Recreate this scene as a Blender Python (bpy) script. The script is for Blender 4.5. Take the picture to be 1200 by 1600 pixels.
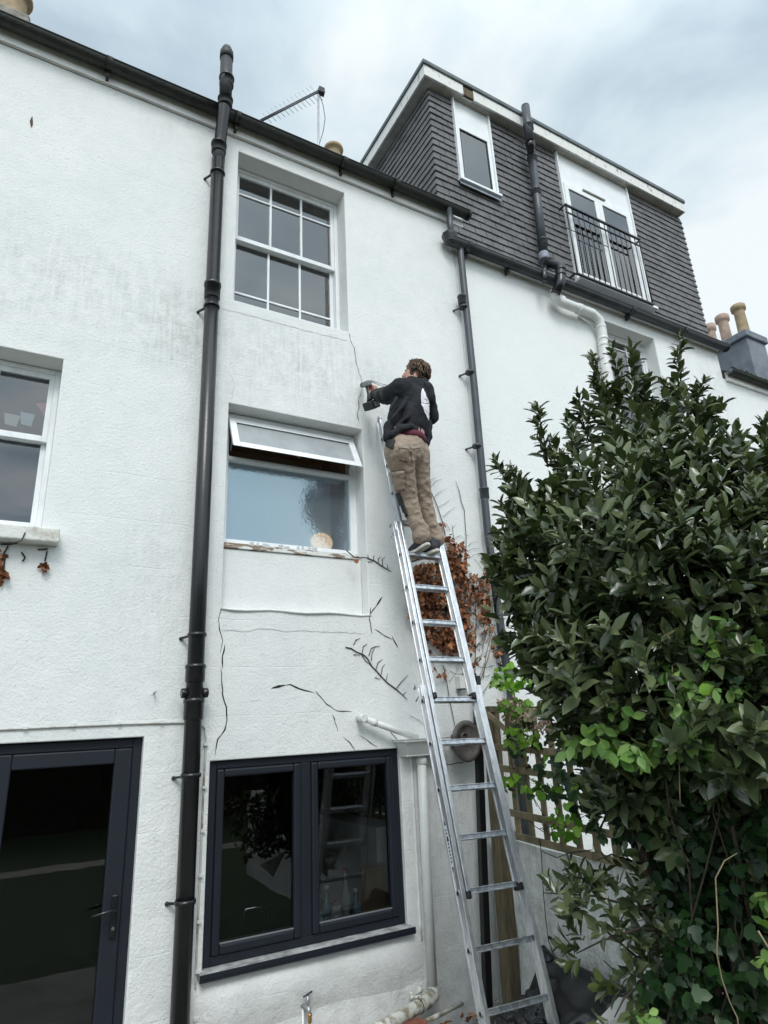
import bpy, bmesh, math, random
import numpy as np
from mathutils import Vector, Matrix
R = math.radians
random.seed(7); rng = np.random.default_rng(7)
for o in list(bpy.data.objects): bpy.data.objects.remove(o)
SC = bpy.context.scene
COL = SC.collection

# ------------------------------------------------------------------ camera
F = 990.0
CAM = Vector((0, 0, 2.0))
cam_d = bpy.data.cameras.new('camera'); cam = bpy.data.objects.new('camera', cam_d); COL.objects.link(cam)
SC.camera = cam
CR = Matrix.Rotation(R(-30.1), 3, 'Z') @ Matrix.Rotation(R(90 + 18.45), 3, 'X') @ Matrix.Rotation(R(-2.77), 3, 'Z')
cam.matrix_world = Matrix.Translation(CAM) @ CR.to_4x4()
cam_d.sensor_fit = 'VERTICAL'; cam_d.sensor_height = 36.0; cam_d.lens = 36.0 * F / 1600.0
cam_d.clip_start = 0.05; cam_d.clip_end = 2000
SC.render.resolution_x = 768; SC.render.resolution_y = 1024

def ray(x, y): return CR @ Vector(((x - 600) / F, (800 - y) / F, -1))
def at(x, y, Y):                    # surveyed point: the pixel's sight line cut with the vertical plane y = Y
    d = ray(x, y); return CAM + d * (Y / d.y)
def atX(x, y, X):
    d = ray(x, y); return CAM + d * (X / d.x)
def atD(x, y, D): return CAM + ray(x, y) * D

# ------------------------------------------------------------------ world, sun, exposure
SUN_EL, SUN_AZ = R(48), R(200)      # azimuth of the sun measured from +Y towards +X
sun_dir = Vector((math.sin(SUN_AZ) * math.cos(SUN_EL), math.cos(SUN_AZ) * math.cos(SUN_EL), math.sin(SUN_EL)))
W = bpy.data.worlds.new('World'); SC.world = W; W.use_nodes = True
nt = W.node_tree; nt.nodes.clear(); N = nt.nodes.new; L = nt.links.new
out = N('ShaderNodeOutputWorld')
sky = N('ShaderNodeTexSky'); sky.sky_type = 'NISHITA'; sky.sun_disc = False
sky.sun_elevation = SUN_EL; sky.sun_rotation = SUN_AZ
bg1 = N('ShaderNodeBackground'); bg1.inputs['Strength'].default_value = 0.12; L(sky.outputs[0], bg1.inputs[0])
tc = N('ShaderNodeTexCoord')
# project the view direction on a flat cloud layer so the clouds stretch to the horizon
sep = N('ShaderNodeSeparateXYZ'); L(tc.outputs['Generated'], sep.inputs[0])
za = N('ShaderNodeMath'); za.operation = 'MAXIMUM'; za.inputs[1].default_value = 0.06; L(sep.outputs[2], za.inputs[0])
dx = N('ShaderNodeMath'); dx.operation = 'DIVIDE'; L(sep.outputs[0], dx.inputs[0]); L(za.outputs[0], dx.inputs[1])
dy = N('ShaderNodeMath'); dy.operation = 'DIVIDE'; L(sep.outputs[1], dy.inputs[0]); L(za.outputs[0], dy.inputs[1])
cmb = N('ShaderNodeCombineXYZ'); L(dx.outputs[0], cmb.inputs[0]); L(dy.outputs[0], cmb.inputs[1]); cmb.inputs[2].default_value = 5.1
n1 = N('ShaderNodeTexNoise'); n1.inputs['Scale'].default_value = 1.7; n1.inputs['Detail'].default_value = 7; n1.inputs['Roughness'].default_value = 0.53; n1.inputs['Distortion'].default_value = 0.35
L(cmb.outputs[0], n1.inputs['Vector'])
cr = N('ShaderNodeValToRGB'); e = cr.color_ramp.elements
e[0].position = 0.38; e[0].color = (0.50, 0.61, 0.70, 1)
e[1].position = 0.60; e[1].color = (0.90, 0.965, 0.985, 1)
m_ = cr.color_ramp.elements.new(0.48); m_.color = (0.66, 0.785, 0.85, 1)
L(n1.outputs[0], cr.inputs[0])
# the cloud deck is brighter round the hidden sun
dot = N('ShaderNodeVectorMath'); dot.operation = 'DOT_PRODUCT'; L(tc.outputs['Generated'], dot.inputs[0]); dot.inputs[1].default_value = sun_dir
mr = N('ShaderNodeMapRange'); L(dot.outputs['Value'], mr.inputs[0]); mr.inputs[1].default_value = 0.2; mr.inputs[2].default_value = 1.0; mr.inputs[3].default_value = 0.90; mr.inputs[4].default_value = 1.9
bg2 = N('ShaderNodeBackground'); L(cr.outputs[0], bg2.inputs[0]); L(mr.outputs[0], bg2.inputs[1])
mx = N('ShaderNodeMixShader'); mx.inputs[0].default_value = 0.9; L(bg1.outputs[0], mx.inputs[1]); L(bg2.outputs[0], mx.inputs[2]); L(mx.outputs[0], out.inputs[0])
sd = bpy.data.lights.new('sun', 'SUN'); sd.energy = 1.5; sd.angle = R(22); sd.color = (1, 0.975, 0.94)
so = bpy.data.objects.new('sun', sd); COL.objects.link(so); so.rotation_euler = sun_dir.to_track_quat('Z', 'Y').to_euler(); so.location = (0, -5, 15)
SC.view_settings.view_transform = 'Standard'; SC.view_settings.look = 'None'
SC.view_settings.exposure = 0.26; SC.view_settings.gamma = 1.0

# ------------------------------------------------------------------ materials
def mat(name, col, rough=0.6, metal=0.0, var=0.0, vscale=8.0, bump=0.0, bscale=60.0, spec=0.5, coat=0.0, col2=None, stretch=None, thr=None, detail=6):
    m = bpy.data.materials.new(name); m.use_nodes = True; t = m.node_tree; b = t.nodes['Principled BSDF']
    b.inputs['Base Color'].default_value = (*col, 1); b.inputs['Roughness'].default_value = rough; b.inputs['Metallic'].default_value = metal
    b.inputs['Specular IOR Level'].default_value = spec; b.inputs['Coat Weight'].default_value = coat
    tcn = t.nodes.new('ShaderNodeTexCoord'); mp = t.nodes.new('ShaderNodeMapping'); t.links.new(tcn.outputs['Object'], mp.inputs[0])
    if stretch: mp.inputs['Scale'].default_value = stretch
    if var > 0 or col2:
        n = t.nodes.new('ShaderNodeTexNoise'); n.inputs['Scale'].default_value = vscale; n.inputs['Detail'].default_value = detail; n.inputs['Roughness'].default_value = 0.6
        t.links.new(mp.outputs[0], n.inputs['Vector'])
        r = t.nodes.new('ShaderNodeValToRGB'); lo, hi = thr or (0.35, 0.68)
        r.color_ramp.elements[0].position = lo; r.color_ramp.elements[1].position = hi
        c2 = col2 or tuple(max(0, c * (1 - var)) for c in col)
        c1 = col if col2 else tuple(min(1, c * (1 + var)) for c in col)
        r.color_ramp.elements[0].color = (*c2, 1); r.color_ramp.elements[1].color = (*c1, 1)
        t.links.new(n.outputs[0], r.inputs[0]); t.links.new(r.outputs[0], b.inputs['Base Color'])
    if bump > 0:
        n = t.nodes.new('ShaderNodeTexNoise'); n.inputs['Scale'].default_value = bscale; n.inputs['Detail'].default_value = 4
        t.links.new(mp.outputs[0], n.inputs['Vector'])
        bp = t.nodes.new('ShaderNodeBump'); bp.inputs['Strength'].default_value = bump; bp.inputs['Distance'].default_value = 0.01
        t.links.new(n.outputs[0], bp.inputs['Height']); t.links.new(bp.outputs[0], b.inputs['Normal'])
    return m

def wall_mat(name, base, rough_amt=1.0, dirt=1.0, stains=()):
    """painted render: trowel lumps, sand grain, scored joint lines, grey-green algae"""
    m = bpy.data.materials.new(name); m.use_nodes = True; t = m.node_tree; b = t.nodes['Principled BSDF']; n = t.nodes.new; l = t.links.new
    b.inputs['Roughness'].default_value = 0.62; b.inputs['Specular IOR Level'].default_value = 0.35
    g = n('ShaderNodeNewGeometry'); s = n('ShaderNodeSeparateXYZ'); l(g.outputs['Position'], s.inputs[0])
    def noise(scale, det=5, ro=0.55, st=None, dist=0):
        k = n('ShaderNodeTexNoise'); k.inputs['Scale'].default_value = scale; k.inputs['Detail'].default_value = det; k.inputs['Roughness'].default_value = ro; k.inputs['Distortion'].default_value = dist
        if st:
            mp = n('ShaderNodeMapping'); mp.inputs['Scale'].default_value = st; l(g.outputs['Position'], mp.inputs[0]); l(mp.outputs[0], k.inputs['Vector'])
        else: l(g.outputs['Position'], k.inputs['Vector'])
        return k.outputs[0]
    def mth(op, a, bb=None, cc=None, clamp=False):
        k = n('ShaderNodeMath'); k.operation = op; k.use_clamp = clamp
        for i, v in enumerate((a, bb, cc)):
            if v is None: continue
            if isinstance(v, (int, float)): k.inputs[i].default_value = v
            else: l(v, k.inputs[i])
        return k.outputs[0]
    def rng_(v, a, b_, c=0.0, d=1.0):
        k = n('ShaderNodeMapRange'); k.clamp = True; l(v, k.inputs[0])
        for i, q in enumerate((a, b_, c, d)): k.inputs[i + 1].default_value = q
        return k.outputs[0]
    big = noise(1.1, 4); mid = noise(7, 6, 0.6); fine = noise(150, 3, 0.7); lump = noise(26, 4, 0.55, None, 0.6)
    streak = noise(1.0, 5, 0.65, (38, 38, 3.2)); speck = noise(62, 2, 0.6)
    # overall soft patchiness
    v1 = rng_(big, 0.3, 0.7); v2 = rng_(mid, 0.35, 0.7)
    mixf = mth('MULTIPLY', mth('ADD', mth('MULTIPLY', v1, 0.6), mth('MULTIPLY', v2, 0.4)), 0.75 * dirt, clamp=True)
    mc = n('ShaderNodeMix'); mc.data_type = 'RGBA'; mc.inputs['A'].default_value = (*base, 1); mc.inputs['B'].default_value = (base[0] * .84, base[1] * .865, base[2] * .87, 1); l(mixf, mc.inputs['Factor'])
    col = mc.outputs['Result']
    # algae stains: each (x, z, rx, rz, strength)
    tot = None
    for (sx, sz, rx, rz, st) in stains:
        d = mth('ADD', mth('POWER', mth('ABSOLUTE', mth('DIVIDE', mth('SUBTRACT', s.outputs[0], sx), rx)), 2.0), mth('POWER', mth('ABSOLUTE', mth('DIVIDE', mth('SUBTRACT', s.outputs[2], sz), rz)), 2.0))
        f = mth('MULTIPLY', rng_(d, 0.0, 1.0, 1.0, 0.0), st)
        tot = f if tot is None else mth('MAXIMUM', tot, f)
    if tot is not None:
        k = mth('MULTIPLY', tot, mth('MULTIPLY', rng_(streak, 0.30, 0.68), rng_(noise(11, 6, .7), 0.36, 0.60)), clamp=True)
        ms = n('ShaderNodeMix'); ms.data_type = 'RGBA'; l(col, ms.inputs['A']); ms.inputs['B'].default_value = (0.27, 0.29, 0.255, 1); l(k, ms.inputs['Factor']); col = ms.outputs['Result']
    sp = mth('MULTIPLY', rng_(speck, 0.66, 0.74), 0.35 * dirt)
    ms = n('ShaderNodeMix'); ms.data_type = 'RGBA'; l(col, ms.inputs['A']); ms.inputs['B'].default_value = (0.36, 0.37, 0.35, 1); l(sp, ms.inputs['Factor']); col = ms.outputs['Result']
    # splash-back dirt and bare patches low down
    low = mth('MULTIPLY', rng_(s.outputs[2], 0.0, 0.75, 1.0, 0.0), rng_(mid, 0.42, 0.66))
    ms = n('ShaderNodeMix'); ms.data_type = 'RGBA'; l(col, ms.inputs['A']); ms.inputs['B'].default_value = (0.24, 0.235, 0.20, 1); l(mth('MULTIPLY', low, 0.35), ms.inputs['Factor']); col = ms.outputs['Result']
    l(col, b.inputs['Base Color'])
    # scored ashlar joints every 0.33 m, worn away here and there
    zz = mth('ADD', s.outputs[2], mth('MULTIPLY', noise(3.0, 2), 0.035))
    fr = mth('FRACT', mth('DIVIDE', zz, 0.325))
    ln = rng_(mth('ABSOLUTE', mth('SUBTRACT', fr, 0.5)), 0.0, 0.018, 1.0, 0.0)
    ln = mth('MULTIPLY', ln, rng_(noise(1.7, 3, 0.6), 0.44, 0.56))
    h = mth('ADD', mth('MULTIPLY', lump, 0.24 * rough_amt), mth('MULTIPLY', fine, 0.22))
    h = mth('ADD', h, mth('MULTIPLY', noise(62, 4, 0.7), 0.55))
    rougher = mth('MULTIPLY', rng_(s.outputs[2], 1.4, 3.2, 1.0, 0.12), mth('MULTIPLY', noise(9, 5, 0.58, None, .7), 1.15 * rough_amt))
    h = mth('ADD', h, rougher)
    h = mth('SUBTRACT', h, mth('MULTIPLY', ln, 0.13))
    bp = n('ShaderNodeBump'); bp.inputs['Strength'].default_value = 0.62; bp.inputs['Distance'].default_value = 0.016; l(h, bp.inputs['Height']); l(bp.outputs[0], b.inputs['Normal'])
    return m

def glass_mat(name, tint=(0.6, 0.65, 0.68), ior=1.8, rough=0.0, wavy=0.0, refl=1.0, wscale=3.0):
    m = bpy.data.materials.new(name); m.use_nodes = True; t = m.node_tree; t.nodes.clear(); n = t.nodes.new; l = t.links.new
    o = n('ShaderNodeOutputMaterial'); mxs = n('ShaderNodeMixShader'); tr = n('ShaderNodeBsdfTransparent'); gl = n('ShaderNodeBsdfGlossy'); fr = n('ShaderNodeFresnel')
    tr.inputs[0].default_value = (*tint, 1); gl.inputs['Roughness'].default_value = rough; gl.inputs['Color'].default_value = (refl, refl, refl, 1); fr.inputs[0].default_value = ior
    l(fr.outputs[0], mxs.inputs[0]); l(tr.outputs[0], mxs.inputs[1]); l(gl.outputs[0], mxs.inputs[2]); l(mxs.outputs[0], o.inputs[0])
    tcn = n('ShaderNodeTexCoord'); no = n('ShaderNodeTexNoise'); no.inputs['Scale'].default_value = wscale; no.inputs['Detail'].default_value = 2; l(tcn.outputs['Object'], no.inputs['Vector'])
    bp = n('ShaderNodeBump'); bp.inputs['Strength'].default_value = wavy; bp.inputs['Distance'].default_value = 0.01; l(no.outputs[0], bp.inputs['Height']); l(bp.outputs[0], gl.inputs['Normal'])
    return m

def leaf_mat(name, dark, light, rough=0.38, back=1.25, spec=0.5, transl=0.15):
    m = bpy.data.materials.new(name); m.use_nodes = True; t = m.node_tree; b = t.nodes['Principled BSDF']; n = t.nodes.new; l = t.links.new
    g = n('ShaderNodeNewGeometry'); r = n('ShaderNodeValToRGB'); l(g.outputs['Random Per Island'], r.inputs[0])
    r.color_ramp.elements[0].color = (*dark, 1); r.color_ramp.elements[1].color = (*light, 1)
    r.color_ramp.elements[0].position = 0.1; r.color_ramp.elements[1].position = 1.0
    mxc = n('ShaderNodeMix'); mxc.data_type = 'RGBA'; l(g.outputs['Backfacing'], mxc.inputs['Factor']); l(r.outputs[0], mxc.inputs['A'])
    hs = n('ShaderNodeHueSaturation'); hs.inputs['Saturation'].default_value = 0.8; hs.inputs['Value'].default_value = back; l(r.outputs[0], hs.inputs['Color']); l(hs.outputs[0], mxc.inputs['B'])
    l(mxc.outputs['Result'], b.inputs['Base Color']); b.inputs['Roughness'].default_value = rough; b.inputs['Specular IOR Level'].default_value = spec
    if transl:
        o = t.nodes['Material Output']; tr = n('ShaderNodeBsdfTranslucent'); l(r.outputs[0], tr.inputs[0]); ms = n('ShaderNodeMixShader'); ms.inputs[0].default_value = transl
        l(b.outputs[0], ms.inputs[1]); l(tr.outputs[0], ms.inputs[2]); l(ms.outputs[0], o.inputs['Surface'])
    return m

WHITE = (0.76, 0.79, 0.80)
M = dict(
    wall=wall_mat('painted_render', (0.79, 0.79, 0.772), 0.9, 1.3, [(0.1, 5.1, 1.2, 0.6, 0.38), (0.75, 5.0, 0.55, 0.5, 0.62), (1.9, 4.95, 1.0, 0.45, 0.5), (.8, 3.0, .5, .7, .25), (2.9, 3.0, .5, .9, .3), (2.9, 1.2, .5, .9, .4), (1.25, 4.7, 0.5, 0.4, 0.3), (-1.5, 5.2, 2.0, .8, .3), (2.2, 4.65, .8, .3, .35), (0.7, 7.0, 0.5, 0.4, .2), (1.8, 2.6, .9, .4, .15)]),
    wall2=wall_mat('painted_render_clean', (0.79, 0.80, 0.785), 0.7, 0.6, [(7.9, 6.2, .4, .8, .4)]),
    wall3=wall_mat('garden_wall_render', (0.74, 0.745, 0.72), 1.9, 1.6, [(3.3, .6, 3, 1.2, .8)]),
    uwhite=mat('white_paint', (0.78, 0.80, 0.81), 0.35, var=0.05, vscale=5),
    wood_white=mat('white_gloss_paint', (0.74, 0.76, 0.77), 0.4, var=0.08, vscale=14, bump=0.1, bscale=30, stretch=(1, 1, .3)),
    fascia_old=mat('weathered_white_fascia', (0.70, 0.70, 0.67), 0.6, col2=(0.26, 0.26, 0.22), vscale=7, stretch=(2.6, 2.6, 1), thr=(0.30, 0.44), bump=.2),
    fascia=mat('white_fascia', (0.88, 0.88, 0.87), 0.5, var=0.10, vscale=4),
    soffit=mat('soffit_and_shadow_grey', (0.42, 0.41, 0.38), 0.7, var=0.2, vscale=6),  # also colours the painted shadow line under the house fascias
    peeling=mat('peeling_sill_paint', (0.72, 0.72, 0.69), 0.6, col2=(0.25, 0.18, 0.13), vscale=9, stretch=(1, 1, 3), thr=(0.44, 0.5), bump=0.5, bscale=30),
    oldsill=mat('old_stone_sill', (0.66, 0.66, 0.62), 0.8, col2=(0.40, 0.37, 0.31), vscale=11, thr=(.3, .48), bump=.7, bscale=22), black=mat('black_plastic', (0.008, 0.0085, 0.010), 0.30, var=0.4, vscale=4, bump=0.06, bscale=60, spec=.55),
    blackdull=mat('dull_black_plastic', (0.022, 0.024, 0.027), 0.55, var=0.4, vscale=5, stretch=(3, 3, .7)),
    greyplastic=mat('grey_black_plastic', (0.045, 0.052, 0.062), 0.42, var=0.3, vscale=4),
    gutterR=mat('grey_iron_paint', (0.026, 0.031, 0.036), 0.42, var=0.4, vscale=6, bump=.1),
    mossy=mat('mossy_black_gutter', (0.008, 0.009, 0.010), 0.5, col2=(0.018, 0.022, 0.013), vscale=14, bump=0.5, bscale=40),
    whitepipe=mat('white_plastic_pipe', (0.66, 0.67, 0.65), 0.38, var=0.07, vscale=6),
    oldpipe=mat('dirty_white_pipe', (0.60, 0.60, 0.55), 0.55, col2=(0.24, 0.20, 0.13), vscale=14, thr=(0.38, 0.52), bump=0.3),
    tile=mat('dark_clay_tile', (0.175, 0.172, 0.178), 0.78, col2=(0.095, 0.094, 0.098), vscale=4, bump=0.25, bscale=50, thr=(.3, .75)),
    felt=mat('grey_roof_edge', (0.12, 0.14, 0.15), 0.7, var=0.3, vscale=6),
    slate=mat('roof_slate', (0.10, 0.105, 0.115), 0.6, var=0.3, vscale=5),
    lead=mat('lead_flashing', (0.20, 0.22, 0.26), 0.5, var=0.2, vscale=9, bump=.2, bscale=12),
    anthracite=mat('anthracite_frame', (0.0135, 0.0165, 0.024), 0.5, var=0.1, vscale=3, bump=0.04, bscale=200, spec=.3),
    anthracite2=mat('anthracite_bead', (0.16, 0.17, 0.18), 0.5),
    sillgrey=mat('dusty_sill', (0.42, 0.43, 0.42), 0.75, col2=(0.16, 0.16, 0.16), vscale=12, thr=(.35, .6)),
    rubber=mat('black_rubber', (0.012, 0.012, 0.013), 0.6),
    alu=mat('aluminium', (0.78, 0.79, 0.80), 0.36, metal=0.8, col2=(0.52, 0.53, 0.55), vscale=16, stretch=(3, 3, .6), bump=0.08, bscale=120),
    alu_rung=mat('worn_aluminium', (0.64, 0.67, 0.70), 0.38, metal=0.8, col2=(0.36, 0.38, 0.42), vscale=30, bump=0.12, bscale=120, thr=(.38, .6)),
    steel=mat('galvanised_steel', (0.42, 0.43, 0.44), 0.4, metal=0.8, var=.2),
    chrome=mat('chrome', (0.7, 0.7, 0.7), 0.15, metal=1.0),
    brass=mat('brass', (0.45, 0.27, 0.11), 0.4, metal=0.8, var=.3, vscale=60),
    rusty=mat('weathered_grey_metal', (0.15, 0.14, 0.135), 0.6, metal=0.3, col2=(0.075, 0.06, 0.052), vscale=11, bump=0.3, bscale=25, thr=(.35, .65)),
    timber=mat('weathered_timber', (0.15, 0.115, 0.065), 0.85, col2=(0.07, 0.06, 0.035), vscale=7, stretch=(5, 5, .8), bump=0.5, bscale=18),
    lath=mat('weathered_lath', (0.24, 0.185, 0.11), 0.85, col2=(0.12, 0.11, 0.065), vscale=9, bump=0.4, bscale=30),
    pot=mat('clay_pot', (0.42, 0.29, 0.18), 0.85, col2=(0.22, 0.19, 0.11), vscale=7, bump=0.3, bscale=30),
    pot2=mat('pink_clay_pot', (0.48, 0.36, 0.30), 0.85, col2=(0.33, 0.23, 0.17), vscale=9, bump=0.3, bscale=30),
    stack=mat('slate_grey_render', (0.115, 0.135, 0.16), 0.8, col2=(0.20, 0.22, 0.25), vscale=3, bump=0.5, bscale=12),
    stone=mat('stack_stone', (0.34, 0.32, 0.28), 0.9, col2=(0.14, 0.14, 0.12), vscale=8, bump=0.6, bscale=18),
    crack=mat('open_crack', (0.012, 0.011, 0.010), 0.9),
    crackpale=mat('hairline_crack', (0.50, 0.50, 0.49), 0.9),
    stem=mat('dry_stem', (0.11, 0.075, 0.05), 0.85, var=.4, vscale=30),
    stemdark=mat('dark_dry_stem', (0.035, 0.028, 0.024), 0.9),
    stempale=mat('pale_vine_stem', (0.34, 0.27, 0.17), 0.8, var=.3, vscale=20),
    bark=mat('shrub_bark', (0.055, 0.042, 0.03), 0.9, var=.4, vscale=20, bump=.5, bscale=40),
    leaf=leaf_mat('evergreen_leaf', (0.022, 0.042, 0.012), (0.118, 0.155, 0.048), 0.28, 1.2, 0.7, 0.14),
    leafnew=leaf_mat('young_shoot_leaf', (0.07, 0.07, 0.02), (0.16, 0.17, 0.05), 0.4, 1.1, .5, .2),
    lime=leaf_mat('lime_leaf', (0.07, 0.20, 0.012), (0.26, 0.46, 0.05), 0.38, 1.1, .4, .35),
    ivy=leaf_mat('ivy_leaf', (0.006, 0.022, 0.006), (0.022, 0.060, 0.014), 0.42, 1.4, .35, .1),
    dead=leaf_mat('dead_leaf', (0.085, 0.028, 0.012), (0.40, 0.165, 0.075), 0.7, 1.2, .2, .1),
    deadpale=leaf_mat('withered_leaf', (0.14, 0.09, 0.05), (0.34, 0.24, 0.16), 0.8, 1.2, .2, .1),
    hedge=leaf_mat('hedge_leaf', (0.012, 0.028, 0.010), (0.04, 0.07, 0.02), 0.5, 1.3, .3, .1),
    skin=mat('skin', (0.50, 0.27, 0.20), 0.5, var=.08, vscale=20),
    hair=mat('brown_hair', (0.135, 0.075, 0.042), 0.55, col2=(0.045, 0.025, 0.015), vscale=30, stretch=(1, 1, .4), bump=1.0, bscale=45, thr=(.38, .62)),
    hoodie=mat('charcoal_hoodie', (0.022, 0.023, 0.027), 0.9, var=.3, vscale=9, bump=0.5, bscale=14, spec=.2),
    hoodiedust=mat('dusty_sleeve', (0.060, 0.062, 0.056), 0.9, col2=(0.028, 0.029, 0.030), vscale=12, bump=0.5, bscale=16, spec=.2),
    trousers=mat('tan_canvas', (0.36, 0.285, 0.225), 0.85, col2=(0.25, 0.19, 0.148), vscale=5, bump=1.0, bscale=16, spec=.2, thr=(.3, .7), stretch=(1, 1, 1.6)),
    trouserspale=mat('tan_canvas_edge', (0.36, 0.30, 0.24), 0.85),
    pad=mat('black_knee_pad', (0.022, 0.024, 0.028), 0.8, bump=1, bscale=30, var=.4),
    maroon=mat('maroon_waistband', (0.10, 0.015, 0.03), 0.8),
    pinkband=mat('pink_shirt', (0.42, 0.22, 0.24), 0.8),
    sole=mat('shoe_sole', (0.52, 0.50, 0.44), 0.7, var=.15, vscale=20, bump=.5, bscale=90),
    shoe=mat('dark_shoe', (0.025, 0.028, 0.036), 0.7),
    sock=mat('navy_sock', (0.02, 0.025, 0.05), 0.9),
    print=mat('white_print', (0.72, 0.70, 0.74), 0.7, col2=(0.30, 0.24, 0.42), vscale=28, thr=(.36, .42)),
    toolgrey=mat('tool_grey', (0.20, 0.22, 0.21), 0.5, var=.2, vscale=30), tooldark=mat('tool_dark', (0.02, 0.022, 0.022), 0.45),
    label=mat('battery_label', (0.42, 0.41, 0.40), 0.5, col2=(.5, .5, .5), vscale=60),
    sheet=mat('black_sheeting', (0.010, 0.011, 0.013), 0.27, bump=.35, bscale=6, spec=.5),
    board=mat('white_board', (0.55, 0.55, 0.53), .6, var=.1), brick=mat('red_brick', (0.24, 0.08, 0.05), .9, var=.3, vscale=20, bump=.4),
    soil=mat('garden_soil', (0.06, 0.048, 0.035), 0.95, col2=(0.13, 0.11, 0.085), vscale=9, bump=1, bscale=20),
    grass=mat('lawn_grass', (0.04, 0.065, 0.025), .9, col2=(0.028, 0.045, 0.02), vscale=4, bump=1, bscale=60),
    paving=mat('patio_paving', (0.22, 0.21, 0.19), .85, var=.3, vscale=2, bump=.4), gravel=mat('gravel_path', (0.33, 0.31, 0.27), .9, var=.3, vscale=30, bump=.6),
    panebrightener=mat('pane_brightening_panel', (0.50, 0.52, 0.53), .8, var=.1, vscale=12, stretch=(6, 6, .3)), brownroom=mat('brown_room', (0.55, 0.40, 0.29), .8), room=mat('room_paint', (0.36, 0.38, 0.41), .8), darkroom=mat('dark_room_paint', (0.05, 0.05, 0.05), .8), tiles=mat('kitchen_tiles', (0.75, 0.75, 0.72), .4), worktop=mat('worktop', (.30, .29, .28), .4),  # first entry: pale panels added behind the dormer glass to lighten it
    blind=mat('blue_blind', (0.62, 0.76, 0.86), .8), yellow=mat('yellow_cloth', (0.85, 0.58, 0.25), .8),
    glass_up=glass_mat('sash_glass', (0.50, 0.53, 0.57), 2.35, 0.01, 0.06, 0.95, 1.5), glass_left=glass_mat('left_sash_glass', (0.85, 0.87, 0.9), 1.7, 0.01, 0.06, 0.9, 1.5), glass_low=glass_mat('dark_glass', (0.82, 0.83, 0.84), 1.55, 0.0, 0.03, 0.9),
    flag_r=mat('pink_flag', (0.85, 0.30, 0.32), .8), flag_w=mat('pale_flag', (0.70, 0.85, 0.84), .8), flag_y=mat('cream_flag', (0.85, 0.86, 0.70), .8),
    bottle_b=mat('blue_bottle', (0.10, 0.22, 0.26), .2), bottle_g=mat('grey_bottle', (0.35, 0.36, 0.36), .25), woodboard=mat('wood_board', (0.34, 0.22, 0.12), .6, var=.1), redcap=mat('red_handle', (.35, .05, .04), .5),
    sticker=mat('pale_sticker', (0.66, 0.68, 0.70), .5), ink=mat('navy_ink', (0.02, 0.03, 0.07), .5), cable=mat('painted_cable', (0.50, 0.50, 0.47), .6, col2=(.22, .17, .13), vscale=7, thr=(.35, .5)),
    bulb=mat('clear_bulb', (0.6, 0.6, 0.55), .1), hole=mat('rusty_hole', (0.10, 0.05, 0.03), .9),
)
M['ventglass'] = mat('grey_obscured_glass', (0.33, 0.35, 0.36), 0.25, var=.12, vscale=5, bump=.3, bscale=90)
_g = bpy.data.materials.new('warm_lamp'); _g.use_nodes = True; _b = _g.node_tree.nodes['Principled BSDF']; _b.inputs['Base Color'].default_value = (.8, .6, .4, 1); _b.inputs['Emission Color'].default_value = (1, .66, .36, 1); _b.inputs['Emission Strength'].default_value = 0.8; M['glow'] = _g
_n = _g.node_tree; _lw = _n.nodes.new('ShaderNodeLayerWeight'); _lw.inputs[0].default_value = .35; _tr = _n.nodes.new('ShaderNodeBsdfTransparent'); _mx = _n.nodes.new('ShaderNodeMixShader'); _rp = _n.nodes.new('ShaderNodeMapRange'); _rp.inputs[2].default_value = .5; _n.links.new(_lw.outputs['Facing'], _rp.inputs[0]); _n.links.new(_rp.outputs[0], _mx.inputs[0]); _n.links.new(_b.outputs[0], _mx.inputs[1]); _n.links.new(_tr.outputs[0], _mx.inputs[2]); _n.links.new(_mx.outputs[0], _n.nodes['Material Output'].inputs['Surface'])
# obscured (patterned) glass: scatters what is behind it and mirrors the sky in ripples
def obscured():
    m = bpy.data.materials.new('obscured_glass'); m.use_nodes = True; t = m.node_tree; t.nodes.clear(); n = t.nodes.new; l = t.links.new
    o = n('ShaderNodeOutputMaterial'); tr = n('ShaderNodeBsdfTransparent'); tr.inputs['Color'].default_value = (0.80, 0.85, 0.88, 1)
    d = n('ShaderNodeBsdfDiffuse'); d.inputs[0].default_value = (0.30, 0.37, 0.42, 1); g = n('ShaderNodeBsdfGlossy'); g.inputs['Color'].default_value = (0.72, 0.90, 1.0, 1); g.inputs['Roughness'].default_value = 0.07
    ms = n('ShaderNodeMixShader'); ms.inputs[0].default_value = 0.34; l(tr.outputs[0], ms.inputs[1]); l(d.outputs[0], ms.inputs[2])
    fr = n('ShaderNodeFresnel'); fr.inputs[0].default_value = 3.0; m2 = n('ShaderNodeMixShader'); l(fr.outputs[0], m2.inputs[0]); l(ms.outputs[0], m2.inputs[1]); l(g.outputs[0], m2.inputs[2]); l(m2.outputs[0], o.inputs[0])
    tcn = n('ShaderNodeTexCoord'); v = n('ShaderNodeTexVoronoi'); v.feature = 'SMOOTH_F1'; v.inputs['Scale'].default_value = 42; l(tcn.outputs['Object'], v.inputs['Vector'])
    no = n('ShaderNodeTexNoise'); no.inputs['Scale'].default_value = 70; l(tcn.outputs['Object'], no.inputs['Vector']); ad = n('ShaderNodeMath'); ad.operation = 'ADD'; l(v.outputs[0], ad.inputs[0]); l(no.outputs[0], ad.inputs[1])
    bp = n('ShaderNodeBump'); bp.inputs['Strength'].default_value = 0.075; bp.inputs['Distance'].default_value = 0.010; l(ad.outputs[0], bp.inputs['Height'])
    for q in (d, g): l(bp.outputs[0], q.inputs['Normal'])
    return m
M['obscured'] = obscured()

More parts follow.
